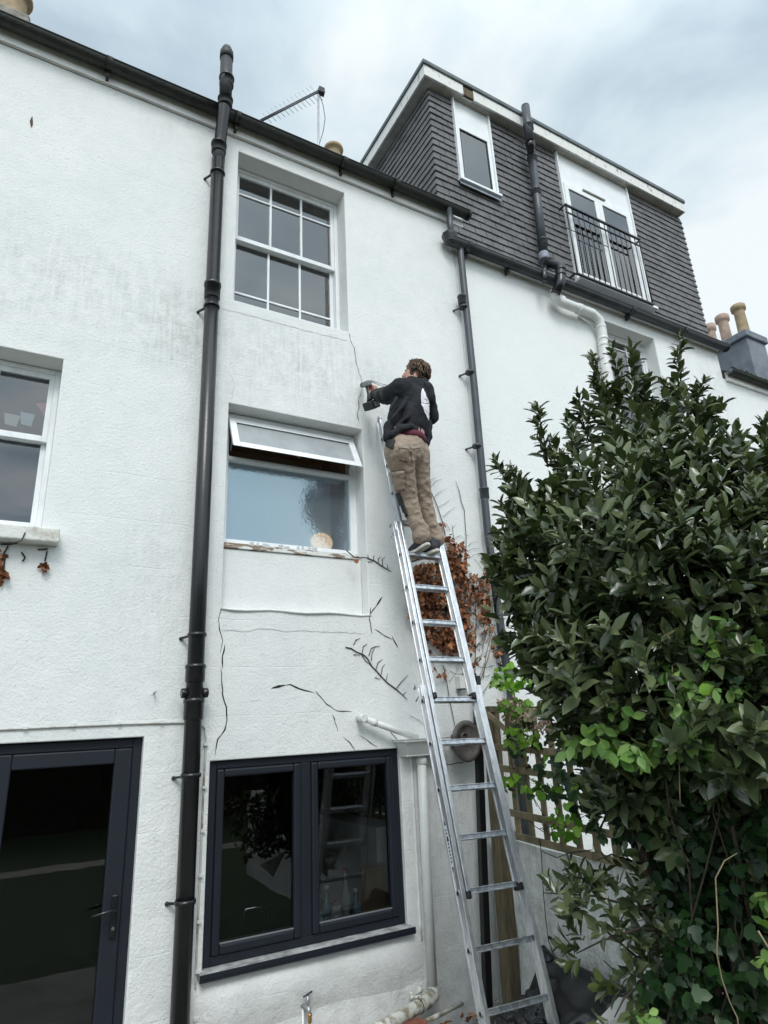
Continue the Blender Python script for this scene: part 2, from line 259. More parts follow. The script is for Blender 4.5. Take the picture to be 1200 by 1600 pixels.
# ------------------------------------------------------------------ mesh helpers
class MB:
    def __init__(s): s.v = []; s.f = []; s.sm = []
    def add(s, vs, fs, smooth=False):
        b = len(s.v); s.v += [tuple(v) for v in vs]; s.f += [tuple(b + i for i in f) for f in fs]; s.sm += [smooth] * len(fs); return s
    def box(s, x0, x1, y0, y1, z0, z1):
        vs = [(x, y, z) for z in (z0, z1) for y in (y0, y1) for x in (x0, x1)]
        return s.add(vs, [(0, 2, 3, 1), (4, 5, 7, 6), (0, 1, 5, 4), (2, 6, 7, 3), (0, 4, 6, 2), (1, 3, 7, 5)])
    def beam(s, a, b, w, h, up=(0, 0, 1)):         # box-section bar from a to b; w across, h along `up`
        a, b = Vector(a), Vector(b); d = (b - a).normalized(); u = Vector(up); sd_ = d.cross(u).normalized(); u = sd_.cross(d).normalized()
        vs = []
        for p in (a, b):
            for (i, j) in ((-1, -1), (1, -1), (1, 1), (-1, 1)): vs.append(p + sd_ * (w / 2 * i) + u * (h / 2 * j))
        return s.add(vs, [(3, 2, 1, 0), (4, 5, 6, 7), (0, 1, 5, 4), (1, 2, 6, 5), (2, 3, 7, 6), (3, 0, 4, 7)])
    def tube(s, pts, r, n=10, caps=True, smooth=True, sx=1.0):
        pts = [Vector(p) for p in pts]; k = len(pts); rs = r if isinstance(r, (list, tuple)) else [r] * k
        vs = []; prev = None
        for i, p in enumerate(pts):
            d = (pts[min(i + 1, k - 1)] - pts[max(i - 1, 0)]).normalized()
            if prev is None: prev = Vector((0, 0, 1)).cross(d) if abs(d.z) < .95 else Vector((1, 0, 0)).cross(d)
            a = (prev - d * prev.dot(d)).normalized(); prev = a; b = d.cross(a)
            for j in range(n):
                t = 2 * math.pi * j / n; vs.append(p + (a * math.cos(t) + b * math.sin(t)) * rs[i])
        fs = [(i * n + j, i * n + (j + 1) % n, (i + 1) * n + (j + 1) % n, (i + 1) * n + j) for i in range(k - 1) for j in range(n)]
        s.add(vs, fs, smooth)
        if caps:
            b = len(s.v) - k * n; s.f += [tuple(b + j for j in reversed(range(n))), tuple(b + (k - 1) * n + j for j in range(n))]; s.sm += [False, False]
        return s
    def lathe(s, prof, c=(0, 0, 0), axis=(0, 0, 1), n=24, smooth=True):
        c = Vector(c); ax = Vector(axis).normalized(); a = ax.orthogonal().normalized(); b = ax.cross(a); vs = []
        for (r, h) in prof:
            for j in range(n):
                t = 2 * math.pi * j / n; vs.append(c + ax * h + (a * math.cos(t) + b * math.sin(t)) * r)
        k = len(prof); fs = [(i * n + j, i * n + (j + 1) % n, (i + 1) * n + (j + 1) % n, (i + 1) * n + j) for i in range(k - 1) for j in range(n)]
        s.add(vs, fs, smooth); bb = len(s.v) - k * n
        s.f += [tuple(bb + j for j in reversed(range(n))), tuple(bb + (k - 1) * n + j for j in range(n))]; s.sm += [False, False]; return s
    def sphere(s, c, r, n=12, m=8, sc=(1, 1, 1)):
        c = Vector(c); vs = [c + Vector((0, 0, -r * sc[2]))]
        for i in range(1, m):
            ph = -math.pi / 2 + math.pi * i / m
            for j in range(n):
                t = 2 * math.pi * j / n; vs.append(c + Vector((math.cos(ph) * math.cos(t) * r * sc[0], math.cos(ph) * math.sin(t) * r * sc[1], math.sin(ph) * r * sc[2])))
        vs.append(c + Vector((0, 0, r * sc[2]))); top = len(vs) - 1
        fs = [(0, 1 + (j + 1) % n, 1 + j) for j in range(n)]
        for i in range(m - 2):
            for j in range(n): a = 1 + i * n; fs.append((a + j, a + (j + 1) % n, a + n + (j + 1) % n, a + n + j))
        a = 1 + (m - 2) * n; fs += [(a + j, a + (j + 1) % n, top) for j in range(n)]
        return s.add(vs, fs, True)
    def build(s, name, m, parent=None, bevel=0, seg=2, loc=None):
        me = bpy.data.meshes.new(name); me.from_pydata(s.v, [], s.f); me.update(); me.polygons.foreach_set('use_smooth', s.sm)
        me.materials.append(M[m] if isinstance(m, str) else m)
        o = bpy.data.objects.new(name, me); COL.objects.link(o)
        if parent is not None:
            o.parent = parent
            if WL.get(parent) is not None: me.transform(Matrix.Translation(-WL[parent]))
            WL[o] = WL.get(parent)
        if bevel:
            b = o.modifiers.new('bevel', 'BEVEL'); b.width = bevel; b.segments = seg; b.limit_method = 'ANGLE'; b.angle_limit = R(35)
        return o
WL = {}                               # world location of each root, so parts are written in world coordinates
def thing(name, label, cat, loc, group=None):
    o = bpy.data.objects.new(name, None); COL.objects.link(o); o.empty_display_size = .1; o.location = loc; WL[o] = Vector(loc)
    return tag(o, label, cat, group)
def tag(o, label=None, cat=None, group=None, kind=None):
    if label: o['label'] = label
    if cat: o['category'] = cat
    if group: o['group'] = group
    if kind: o['kind'] = kind
    return o

def holes_wall(mb, x0, x1, z0, z1, y, depth, holes):
    """front sheet at y with rectangular openings and their reveals going back `depth`"""
    xs = sorted({x0, x1, *[h[0] for h in holes], *[h[1] for h in holes]}); zs = sorted({z0, z1, *[h[2] for h in holes], *[h[3] for h in holes]})
    xs = [x for x in xs if x0 <= x <= x1]; zs = [z for z in zs if z0 <= z <= z1]
    idx = {}; vs = []; fs = []
    def V(x, yy, z):
        k = (round(x, 5), round(yy, 5), round(z, 5))
        if k not in idx: idx[k] = len(vs); vs.append(k)
        return idx[k]
    def solid(i, j):
        if i < 0 or j < 0 or i >= len(xs) - 1 or j >= len(zs) - 1: return False
        cx, cz = (xs[i] + xs[i + 1]) / 2, (zs[j] + zs[j + 1]) / 2
        return not any(h[0] < cx < h[1] and h[2] < cz < h[3] for h in holes)
    yb = y + depth
    for i in range(len(xs) - 1):
        for j in range(len(zs) - 1):
            if not solid(i, j): continue
            a, b, c, d = xs[i], xs[i + 1], zs[j], zs[j + 1]
            fs.append((V(a, y, c), V(b, y, c), V(b, y, d), V(a, y, d))); fs.append((V(a, yb, c), V(a, yb, d), V(b, yb, d), V(b, yb, c)))
            if not solid(i - 1, j): fs.append((V(a, y, c), V(a, y, d), V(a, yb, d), V(a, yb, c)))
            if not solid(i + 1, j): fs.append((V(b, y, c), V(b, yb, c), V(b, yb, d), V(b, y, d)))
            if not solid(i, j - 1): fs.append((V(a, y, c), V(a, yb, c), V(b, yb, c), V(b, y, c)))
            if not solid(i, j + 1): fs.append((V(a, y, d), V(b, y, d), V(b, yb, d), V(a, yb, d)))
    mb.add(vs, fs)

# ------------------------------------------------------------------ ground
def plane(name, x0, x1, y0, y1, z, m):
    return tag(MB().add([(x0, y0, z), (x1, y0, z), (x1, y1, z), (x0, y1, z)], [(0, 1, 2, 3)]).build(name, m), kind='structure')
plane('ground', -300, 300, -300, 300, -0.05, 'soil')
plane('patio', -6, 3.3, 1.6, 4.35, 0.0, 'paving')
plane('lawn', -12, 9, -8.5, 1.59, -0.044, 'grass')
plane('path', -12, 9, -4.5, -3.9, -0.04, 'gravel')

# ------------------------------------------------------------------ the ladder house
YW = 4.4
H1 = thing('terraced_house', 'white terraced house the ladder leans on, with dark framed kitchen window and door', 'house', (1.3, 4.4, 0))
openings = [(1.208, 2.272, 5.392, 6.995), (1.2, 2.37, 2.825, 4.43), (-1.04, 0.03, 3.258, 4.51), (1.16, 2.585, 0.655, 1.82), (-0.92, 0.742, 0.0, 1.99)]
mb = MB(); holes_wall(mb, -9, 3.58, -0.3, 7.17, YW, 0.24, openings)
mb.build('wall', 'wall', H1, bevel=0.013, seg=3)
MB().box(-9, 3.58, 4.66, 4.74, -0.3, 0.0).box(-9, 3.58, 12, 12.2, -.3, 7.2).box(-9.2, -9.0, 4.4, 12, -.3, 7.2).build('rear_wall', 'wall', H1)
# infill panel below the middle window, its rounded ledge, and the hood of paint lines
MB().box(1.2, 2.37, 4.50, 4.60, 2.825, 3.285).build('infill_panel', 'wall', H1, bevel=.012)
mb = MB()
pts = [(x, 4.395 + .004 * math.sin(x * 9), 2.815 + .006 * math.sin(x * 13)) for x in np.linspace(1.19, 2.39, 14)]
mb.tube(pts, [.004] + [.010] * 12 + [.004], 8); mb.build('ledge', 'wall', H1)
# rounded raised bands round the kitchen window's right side
mb = MB(); mb.tube([(2.685, 4.404, z) for z in np.linspace(.55, 1.80, 12)], .012, 8); mb.build('plaster_bead', 'wall', H1)
# swelling under the kitchen sill
mb = MB(); xs = np.linspace(1.02, 2.72, 16); prof = [(4.405, .62), (4.372, .575), (4.36, .50), (4.375, .40), (4.405, .30)]
vs = []; fs = []
for i, x in enumerate(xs):
    ed = min(1, (x - 1.02) / .15, (2.72 - x) / .15); wv = .004 * math.sin(x * 7)
    for (y, z) in prof: vs.append((x, 4.405 + (y - 4.405) * ed + wv * ed, z))
for i in range(15):
    for j in range(4): a = i * 5 + j; fs.append((a, a + 1, a + 6, a + 5))
mb.add(vs, fs, True); mb.build('render_swelling', 'wall', H1)
# eaves
MB().box(-9, 3.72, 4.375, 4.398, 7.145, 7.335).build('fascia', 'fascia', H1, bevel=.003)
MB().box(-9, 3.575, 4.385, 4.3985, 7.133, 7.1435).build('eaves_shadow_line', 'soffit', H1)  # thin grey strip standing in for the shadow below the fascia
def gutter(parent, x0, x1, yc, zt, r, m, name='gutter'):
    mb = MB(); n = 12; ro, ri = r, r - .006; vs = []
    for x in (x0, x1):
        for rad in (ro, ri):
            for j in range(n + 1):
                t = math.pi + math.pi * j / n; vs.append((x, yc + rad * math.cos(t), zt + rad * math.sin(t)))
    k = n + 1; fs = []
    for j in range(n):
        fs.append((j, j + 1, 2 * k + j + 1, 2 * k + j)); fs.append((k + j, 3 * k + j, 3 * k + j + 1, k + j + 1))
        fs.append((j, k + j, k + j + 1, j + 1)); fs.append((2 * k + j, 2 * k + j + 1, 3 * k + j + 1, 3 * k + j))
    fs.append((0, 2 * k, 3 * k, k)); fs.append((n, k + n, 3 * k + n, 2 * k + n)); mb.add(vs, fs, True)
    mb.tube([(x0, yc - ro + .002, zt), (x1, yc - ro + .002, zt)], .008, 8)
    g = mb.build(name, m, parent)
    return g
def gutter_joint(g, x, yc, zt, r, m, w=.05):
    mb = MB(); vs = []; n = 12
    for xx in (x - w / 2, x + w / 2):
        for j in range(n + 1):
            t = math.pi + math.pi * j / n; vs.append((xx, yc + (r + .008) * math.cos(t), zt + .004 + (r + .008) * math.sin(t)))
    mb.add(vs, [(j, j + 1, n + 2 + j, n + 1 + j) for j in range(n)] + [tuple(range(n + 1)), tuple(range(2 * n + 1, n, -1))], True)
    mb.box(x - .012, x + .012, yc + r * .3, yc + r + .02, zt - r - .05, zt - r * .5)
    return mb.build('gutter_bracket', m, g)
g1 = gutter(H1, -9, 3.73, 4.298, 7.268, .06, 'mossy')
MB().lathe([(.062, 0), (.062, .03)], (3.725, 4.298, 7.262), (1, 0, 0), 20).build('end_cap', 'mossy', g1)
for px, py in ((168, 122), (372, 205), (540, 283), (622, 305)):
    p = at(px, py, 4.26); gutter_joint(g1, p.x, 4.298, 7.268, .06, 'mossy')
# clumps of moss and grit on the gutter lip near its right end
mb = MB()
for i in range(70):
    x = random.uniform(2.2, 3.72) if i < 50 else random.uniform(-1, 2.2); mb.sphere((x, 4.262 + random.uniform(-.006, .012), 7.272 + random.uniform(0, .012)), random.uniform(.006, .014), 6, 4)
tag(mb.build('gutter_moss', 'mossy', g1), kind='stuff')
# roof of the ladder house: slates rising behind the gutter, kept low
mb = MB(); mb.add([(-9, 4.30, 7.275), (3.6, 4.30, 7.275), (3.6, 8.4, 9.6), (-9, 8.4, 9.6)], [(0, 1, 2, 3)]); mb.add([(-9, 8.4, 9.6), (3.6, 8.4, 9.6), (3.6, 12.2, 7.3), (-9, 12.2, 7.3)], [(0, 1, 2, 3)])
roof1 = mb.build('roof', 'slate', H1)
mod = roof1.modifiers.new('solid', 'SOLIDIFY'); mod.thickness = .03

# ---- windows of this house
def room(parent, x0, x1, z0, z1, y0, depth, m, name='interior'):
    mb = MB(); y1 = y0 + depth
    mb.add([(x0, y0, z0), (x1, y0, z0), (x1, y1, z0), (x0, y1, z0), (x0, y0, z1), (x1, y0, z1), (x1, y1, z1), (x0, y1, z1)], [(0, 1, 2, 3), (4, 7, 6, 5), (0, 3, 7, 4), (1, 5, 6, 2), (3, 2, 6, 7)])
    return mb.build(name, m, parent)
def frame(mb, x0, x1, z0, z1, y0, y1, l, r, b, t):
    mb.box(x0, x0 + l, y0, y1, z0, z1); mb.box(x1 - r, x1, y0, y1, z0, z1); mb.box(x0 + l, x1 - r, y0, y1, z0, z0 + b); mb.box(x0 + l, x1 - r, y0, y1, z1 - t, z1)
def pane(parent, x0, x1, z0, z1, y, m, name='pane'):
    return MB().box(x0, x1, y, y + .005, z0, z1).build(name, m, parent)
def sash_window(parent, x0, x1, z0, z1, zm, label, top_bar=None, low_bar=None, low_rail=.07, vb=True, name='sash_window'):
    y = 4.572
    mb = MB(); frame(mb, x0, x1, z0, z1, y, y + .10, .035, .035, .03, .03)     # box frame
    w = mb.build(name, 'wood_white', parent, bevel=.004); w['label'] = label
    a, b = x0 + .035, x1 - .035
    for (nm, y0, za, zb, bb, tt, bar) in (('upper_sash', y + .015, zm - .022, z1 - .03, .044, .04, top_bar), ('lower_sash', y + .058, z0 + .03, zm + .022, low_rail, .044, low_bar)):
        mb = MB(); frame(mb, a, b, za, zb, y0, y0 + .04, .034, .034, bb, tt)
        s = mb.build(nm, 'wood_white', w, bevel=.003)
        gx0, gx1, gz0, gz1 = a + .034, b - .034, za + bb, zb - tt
        if vb:
            for k in (1, 2):
                xc = gx0 + (gx1 - gx0) * k / 3; MB().box(xc - .009, xc + .009, y0 + .006, y0 + .034, gz0, gz1).build('glazing_bar', 'wood_white', w)
            if bar:
                for k in range(3):
                    xa = gx0 + (gx1 - gx0) * k / 3 + (.0095 if k else 0); xb = gx0 + (gx1 - gx0) * (k + 1) / 3 - (.0095 if k < 2 else 0)
                    MB().box(xa, xb, y0 + .008, y0 + .032, bar - .008, bar + .008).build('glazing_bar', 'wood_white', w)
        pane(w, gx0, gx1, gz0, gz1, y0 + .02, 'glass_left' if x0 < 0 else 'glass_up')
    room(w, x0 + .01, x1 - .01, z0 + .01, z1 - .01, y + .101, 1.2, 'room')
    return w
zm1 = at(370, 372, 4.6).z; zt1 = at(440, 305, 4.59).z; zb1 = at(440, 478, 4.64).z
sash_window(H1, 1.208, 2.272, 5.40, 6.99, zm1, 'top floor white sash window of twelve panes', 6.72, 5.66, .035)
zm2 = at(75, 688, 4.6).z
wl = sash_window(H1, -1.04, 0.03, 3.27, 4.505, zm2, 'white sash window at the left edge with a string of small flags inside', None, None, .075)
# peeling stone sill of the left window
mb = MB(); mb.box(-1.13, 0.135, 4.29, 4.62, 3.165, 3.256); mb.build('window_sill', 'oldsill', wl, bevel=.01, seg=2)

# middle window: fixed obscured pane below, a top-hung vent pushed open
mw = MB(); y = 4.555
mw.box(1.2, 1.255, y, y + .07, 3.30, 4.425); mw.box(2.31, 2.37, y, y + .07, 3.30, 4.425)
mw.box(1.255, 2.31, y, y + .07, 4.375, 4.425); mw.box(1.255, 2.31, y, y + .07, 4.01, 4.055); mw.box(1.255, 2.31, y, y + .07, 3.33, 3.375)
mw.box(1.255, 2.31, y - .012, y - .001, 4.018, 4.034)
w2 = mw.build('casement_window', 'uwhite', H1, bevel=.004); w2['label'] = 'middle white window with obscured blue glass and its top vent pushed open'
MB().add([(1.255, y + .03, 3.375), (2.31, y + .03, 3.375), (2.31, y + .03, 4.01), (1.255, y + .03, 4.01)], [(0, 1, 2, 3)]).build('pane', 'obscured', w2)
mb = MB(); mb.box(1.195, 2.345, 4.485, 4.60, 3.287, 3.328); mb.build('window_sill', 'peeling', w2, bevel=.004)
mb = MB()
for i in range(16):
    x = random.uniform(1.4, 1.95); z = 3.335 + random.uniform(-.01, .008); s = random.uniform(.02, .06)
    mb.add([(x, 4.486, z - .012), (x + s, 4.484, z - .015), (x + s * .8, 4.474, z + .012), (x + .2 * s, 4.478, z + .010)], [(0, 1, 2, 3)])
tag(mb.build('paint_flakes', 'uwhite', w2), kind='stuff')
room(w2, 1.21, 2.36, 3.31, 4.42, 4.64, .6, 'brownroom')
# vent: hinged along its top edge
hinge = Vector((0, 4.55, 4.385)); ang = R(27)
def vq(x, d, t): return (x, hinge.y - d * math.sin(ang) - t * math.cos(ang), hinge.z - d * math.cos(ang) + t * math.sin(ang) * -1)
def vbox(mb, xa, xb, d0, d1, t0, t1):
    vs = [vq(x, d, t) for t in (t0, t1) for d in (d0, d1) for x in (xa, xb)]
    mb.add(vs, [(0, 2, 3, 1), (4, 5, 7, 6), (0, 1, 5, 4), (2, 6, 7, 3), (0, 4, 6, 2), (1, 3, 7, 5)])
mb = MB(); VL = .345
vbox(mb, 1.235, 1.29, 0, VL, 0, .045); vbox(mb, 2.285, 2.34, 0, VL, 0, .045); vbox(mb, 1.29, 2.285, 0, .05, 0, .045); vbox(mb, 1.29, 2.285, VL - .055, VL, 0, .045)
vent = mb.build('open_vent', 'uwhite', w2, bevel=.004)
mb = MB(); vbox(mb, 1.25, 2.325, VL - .022, VL - .006, -.012, -.001); vbox(mb, 1.25, 1.262, .03, VL - .02, -.012, -.001); mb.build('vent_seal', 'rubber', w2)
mb = MB(); vbox(mb, 1.29, 2.285, .05, VL - .055, .018, .023); mb.build('pane', 'ventglass', w2)
mb = MB()
a = Vector(vq(2.31, .12, 0)); mb.tube([a, Vector((2.31, 4.56, 4.10))], .006, 6); mb.build('vent_stay', 'steel', w2); mb = MB(); a = Vector(vq(1.27, .12, 0)); mb.tube([a, Vector((1.27, 4.56, 4.10))], .006, 6); mb.build('vent_stay', 'steel', w2); mb = MB()
mb.tube([vq(1.78, VL - .03, -.012), vq(1.76, VL - .01, -.05), vq(1.80, VL + .02, -.04)], .008, 6)
mb.build('vent_handle', 'steel', w2)
# blue-grey blind and a warm thing glowing faintly through the obscured glass
MB().box(1.22, 2.185, 4.68, 4.685, 3.32, 4.0).build('window_blind', 'blind', w2)
yo = thing('lamp', 'small warm glowing lamp blurred behind the obscured glass, at its lower right', 'lamp', (2.10, 4.66, 3.42))
mb = MB(); mb.sphere((2.09, 4.660, 3.455), .085, 32, 20, (1.2, .4, 1)); mb.build('lamp_globe', 'glow', yo)
MB().lathe([(.05, 0), (.05, .012), (.015, .02), (.015, .05)], (2.09, 4.66, 3.332), (0, 0, 1), 16).build('lamp_base', 'steel', yo)

# kitchen window (dark frame, two lights)
y = 4.432
mb = MB(); x0, x1, z0, z1 = 1.163, 2.583, .667, 1.818
frame(mb, x0, x1, z0, z1, y, y + .07, .05, .05, .05, .05)
mb.box(1.80, 1.875, y, y + .07, z0 + .05, z1 - .05)
kw = mb.build('kitchen_window', 'anthracite', H1, bevel=.005); kw['label'] = 'dark grey framed kitchen window of two lights beside the ladder'
for (a, b) in ((x0 + .05, 1.80), (1.875, x1 - .05)):
    mb = MB(); frame(mb, a + .002, b - .002, z0 + .052, z1 - .052, y - .014, y + .05, .05, .05, .055, .05)
    cs = mb.build('casement', 'anthracite', kw, bevel=.012, seg=2)
    mb = MB(); zz = z0 + .107
    mb.box(a + .053, b - .053, y - .004, y + .012, zz, zz + .006); mb.build('glazing_bead', 'anthracite2', kw)
    pane(kw, a + .052, b - .052, z0 + .107, z1 - .102, y + .02, 'glass_low')
MB().box(x0 - .03, x1 + .02, 4.342, 4.50, .628, .664).build('window_sill', 'sillgrey', kw, bevel=.003)
MB().box(x0 - .032, x1 + .022, 4.333, 4.341, .622, .6615).box(x0 - .032, x1 + .022, 4.329, 4.3325, .640, .645).build('sill_nosing', 'anthracite', kw)
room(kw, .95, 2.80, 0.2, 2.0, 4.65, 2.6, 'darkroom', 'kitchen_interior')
MB().box(1.0, 2.75, 4.66, 5.15, .56, .60).build('worktop', 'worktop', kw)
MB().box(2.52, 2.75, 4.70, 6.2, .601, 1.25).build('splashback', 'tiles', kw)

# french door
y = 4.45
mb = MB(); frame(mb, -.92, .742, 0.0, 1.985, y, y + .07, .055, .055, .04, .055)
dr = mb.build('door', 'anthracite', H1, bevel=.005); dr['label'] = 'dark grey glazed garden door at the left edge'
for (a, b) in ((-.865, -.09), (-.086, .687)):
    mb = MB(); frame(mb, a + .002, b - .002, .042, 1.928, y - .014, y + .05, .105 if a < -.5 else .12, .10, .14, .085)
    mb.build('door_leaf', 'anthracite', dr, bevel=.008)
    pane(dr, a + (.107 if a < -.5 else .122), b - .102, .182, 1.843, y + .02, 'glass_low')
mb = MB(); mb.box(.63, .664, 4.418, 4.4355, .915, 1.135); hp = mb.build('handle_plate', 'black', dr, bevel=.008)
mb = MB(); mb.tube([(.647, 4.43, 1.065), (.647, 4.375, 1.065), (.60, 4.37, 1.062), (.525, 4.372, 1.052)], [.010, .010, .009, .007], 8); mb.build('door_handle', 'black', dr)
MB().lathe([(.009, 0), (.009, .004)], (.647, 4.4178, .965), (0, -1, 0), 12).build('keyhole', 'chrome', dr)
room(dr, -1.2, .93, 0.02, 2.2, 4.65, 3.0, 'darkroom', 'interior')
st = thing('round_sticker', 'round grey sticker on the glass of the garden door', 'sticker', (-.02, 4.46, 1.68))
MB().lathe([(.045, 0), (.045, .002)], at(-4, 1230, 4.465), (0, -1, 0), 24).build('disc', 'label', st)

# plaster cracks and scars in the wall (children of the house)
def ribbon(mb, pts, w, y=YW - .0025):
    pts = [Vector((p.x, 0, p.z)) for p in pts]; out = []
    for i in range(len(pts) - 1):                      # subdivide with jitter
        a, b = pts[i], pts[i + 1]; k = max(1, int((b - a).length / .03))
        for j in range(k):
            t = j / k; q = a.lerp(b, t)
            if j: q += Vector((random.uniform(-.004, .004), 0, random.uniform(-.004, .004)))
            out.append(q)
    out.append(pts[-1]); n = len(out); vs = []
    for i, p in enumerate(out):
        d = (out[min(i + 1, n - 1)] - out[max(i - 1, 0)]).normalized(); s = Vector((-d.z, 0, d.x))
        ww = w * .82 * (0.45 + 0.9 * random.random()) / 2
        if i in (0, n - 1): ww *= .2
        vs += [(p + s * ww + Vector((0, y, 0))), (p - s * ww + Vector((0, y, 0)))]
    mb.add(vs, [(2 * i, 2 * i + 1, 2 * i + 3, 2 * i + 2) for i in range(n - 1)])
def zc(pts, sc, ox, oy): return [at(ox + x / sc, oy + y / sc, YW) for (x, y) in pts]
C4 = lambda p: zc(p, 4, 520, 860)
C8 = lambda p: zc(p, 4, 260, 900)
cracks = [([at(*p, YW) for p in ((545, 519), (547, 530), (554, 545), (556, 565), (562, 585), (567, 602))], .0055),
    ([at(*p, YW) for p in ((565, 615), (560, 623), (561, 637), (558, 647), (561, 659))], .0075), ([at(*p, YW) for p in ((562, 660), (557, 667))], .005),
    (C8([(348, 190), (325, 270), (330, 330), (352, 400), (335, 480)]), .008), (C8([(365, 430), (350, 500), (352, 580)]), .014), (C8([(337, 570), (345, 650), (350, 740), (375, 820), (378, 900), (365, 960), (320, 1020), (303, 1120)]), .009),
    (C8([(655, 702), (700, 690), (742, 682)]), .022), (C8([(740, 682), (775, 678), (840, 708), (925, 732)]), .010), (C8([(930, 715), (1000, 800), (1050, 835), (1100, 846), (1160, 848)]), .008),
    (C8([(1037, 865), (1072, 970)]), .009), (C8([(1100, 1003), (1145, 1040), (1180, 1090)]), .007),
    (C4([(310, 288), (270, 350), (235, 400)]), .012), (C4([(235, 355), (228, 430), (243, 520)]), .008), (C4([(262, 492), (310, 525), (370, 555)]), .012), (C4([(368, 535), (408, 612)]), .009),
    (C4([(163, 1150), (230, 1200), (280, 1230)]), .007), (C4([(350, 1120), (400, 1180), (430, 1212)]), .005), (C4([(680, 1338), (740, 1338), (820, 1322)]), .009),
    (zc([(90, 1415), (88, 1440)], 3, 300, 1120), .006)]
for k, (pts, w) in enumerate(cracks):
    mb = MB(); ribbon(mb, pts, w); mb.build('crack', 'crack', H1)
for pts, w in ((C8([(345, 340), (420, 338), (500, 348), (560, 332), (650, 330), (760, 348), (860, 340), (980, 350), (1100, 352), (1240, 362)]), .007), (zc([(100, 1050), (200, 1070), (350, 1110), (500, 1150), (640, 1190), (890, 1250)], 4, 320, 220), .006),
               (C8([(520, 785), (585, 778)]), .006), ([at(*p, YW) for p in ((360, 585), (366, 600), (362, 625))], .004)):
    mb = MB(); ribbon(mb, pts, w); mb.build('hairline_crack', 'crackpale', H1)
mb = MB(); p = at(49, 190, YW); ribbon(mb, [p + Vector((0, 0, .05)), p, p + Vector((.005, 0, -.06))], .022); mb.build('wall_hole', 'hole', H1)

# ------------------------------------------------------------------ the dormer house
H2 = thing('terraced_house', 'white terraced house with dark tile-hung box dormer and balcony rail', 'house', (5.8, 4.4, 0))
XE = 8.13
mb = MB(); holes_wall(mb, 3.582, XE, -.3, 6.86, YW, .24, [(5.80, 6.75, 4.9, 6.60), (5.2, 6.2, .4, 1.9)])
mb.build('wall', 'wall2', H2, bevel=.012)
MB().box(3.61, XE, 12, 12.2, -.3, 7.2).build('rear_wall', 'wall2', H2)
MB().box(3.53, XE + .02, 4.375, 4.398, 6.78, 6.97).build('fascia', 'fascia', H2, bevel=.003)
MB().box(3.55, XE + .02, 4.384, 4.3985, 6.767, 6.7785).build('eaves_shadow_line', 'soffit', H2)  # shadow under this fascia, again laid in as a grey strip
g2 = gutter(H2, 3.46, 8.19, 4.298, 6.818, .066, 'gutterR')
for px, py in ((735, 392), (800, 410), (990, 490), (1072, 520)):
    p = at(px, py, 4.26); gutter_joint(g2, p.x, 4.298, 6.818, .066, 'gutterR', .08 if px == 735 else .05)
MB().lathe([(.068, 0), (.068, .02)], (8.18, 4.298, 6.812), (1, 0, 0), 20).build('end_cap', 'gutterR', g2)
sash2 = sash_window(H2, 5.80, 6.75, 4.9, 6.595, 5.75, 'white sash window behind the top of the shrub', 6.42, None, .05)
mbr = MB(); mbr.add([(3.6, 4.37, 6.90), (XE, 4.37, 6.90), (XE, 4.62, 7.02), (3.6, 4.62, 7.02)], [(0, 1, 2, 3)]); mbr.build('eaves_slates', 'slate', H2)

# dormer
YT = 4.60; YF = 4.46
xl = at(669.5, 148.5, YT).x; xr = 8.36; zt = 9.40; zb = 6.98
xfl = at(663, 110, YF).x; xfr = at(1071, 333, YF).x + .01
MB().box(xl + .02, xr - .02, YT + .02, 9.5, zb, zt + .05).build('dormer_core', 'slate', H2)
def tiles_front(mb, x0, x1, z0, z1, y, skip):
    n = int(round((z1 - z0) / .1005)); gz = (z1 - z0) / n
    for r in range(n):
        za, zz = z0 + r * gz, z0 + (r + 1) * gz
        x = x0 - (.0825 if r % 2 else 0)
        while x < x1:
            a, b = max(x, x0), min(x + .165, x1); x += .165
            if b - a < .012: continue
            segs = [(a, b)]
            for (sx0, sx1, sz0, sz1) in skip:
                if zz > sz0 + .001 and za < sz1 - .001:
                    ns = []
                    for (p, q) in segs:
                        if q <= sx0 or p >= sx1: ns.append((p, q)); continue
                        if p < sx0: ns.append((p, sx0))
                        if q > sx1: ns.append((sx1, q))
                    segs = ns
            for (p, q) in segs:
                if q - p < .012: continue
                j = random.uniform(-.003, .003); k = random.uniform(-.0045, .0045); g = .0035; kick = .021 + j
                xo0 = -.022 if p <= x0 + .001 else 0; xo1 = .022 if q >= x1 - .001 else 0
                # wedge: thick foot kicked out, thin top tucked under the course above
                vs = [(p + g + xo0, y - kick, za + k), (q - g + xo1, y - kick, za + k), (q - g, y - .004, zz + .012), (p + g, y - .004, zz + .012),
                      (p + g + xo0, y - kick + .020, za + k), (q - g + xo1, y - kick + .020, za + k), (q - g, y + .012, zz + .012), (p + g, y + .012, zz + .012)]
                mb.add(vs, [(0, 1, 2, 3), (7, 6, 5, 4), (0, 4, 5, 1), (3, 2, 6, 7), (0, 3, 7, 4), (1, 5, 6, 2)])
sw = (3.915, 4.495, 8.11, zt + .1); fd = (5.66, 7.085, 7.27, zt + .1)
mb = MB(); tiles_front(mb, xl, xr, zb, zt, YT, [(sw[0], sw[1], sw[2], sw[3]), (fd[0], fd[1], fd[2], fd[3])])
tl = mb.build('hung_tiles', 'tile', H2)
def swapped(mb_src, x_plane, sgn):    # front-tile mesh turned to a cheek: along-x becomes along-y
    o = MB(); o.v = [(x_plane + sgn * (v[1] - YT), v[0], v[2]) for v in mb_src.v]
    o.f = [f if sgn < 0 else f for f in mb_src.f]; o.sm = mb_src.sm; return o
mb = MB(); tiles_front(mb, YT + .0, 9.5, zb, zt, YT, []); swapped(mb, xl, 1).build('hung_tiles', 'tile', H2)
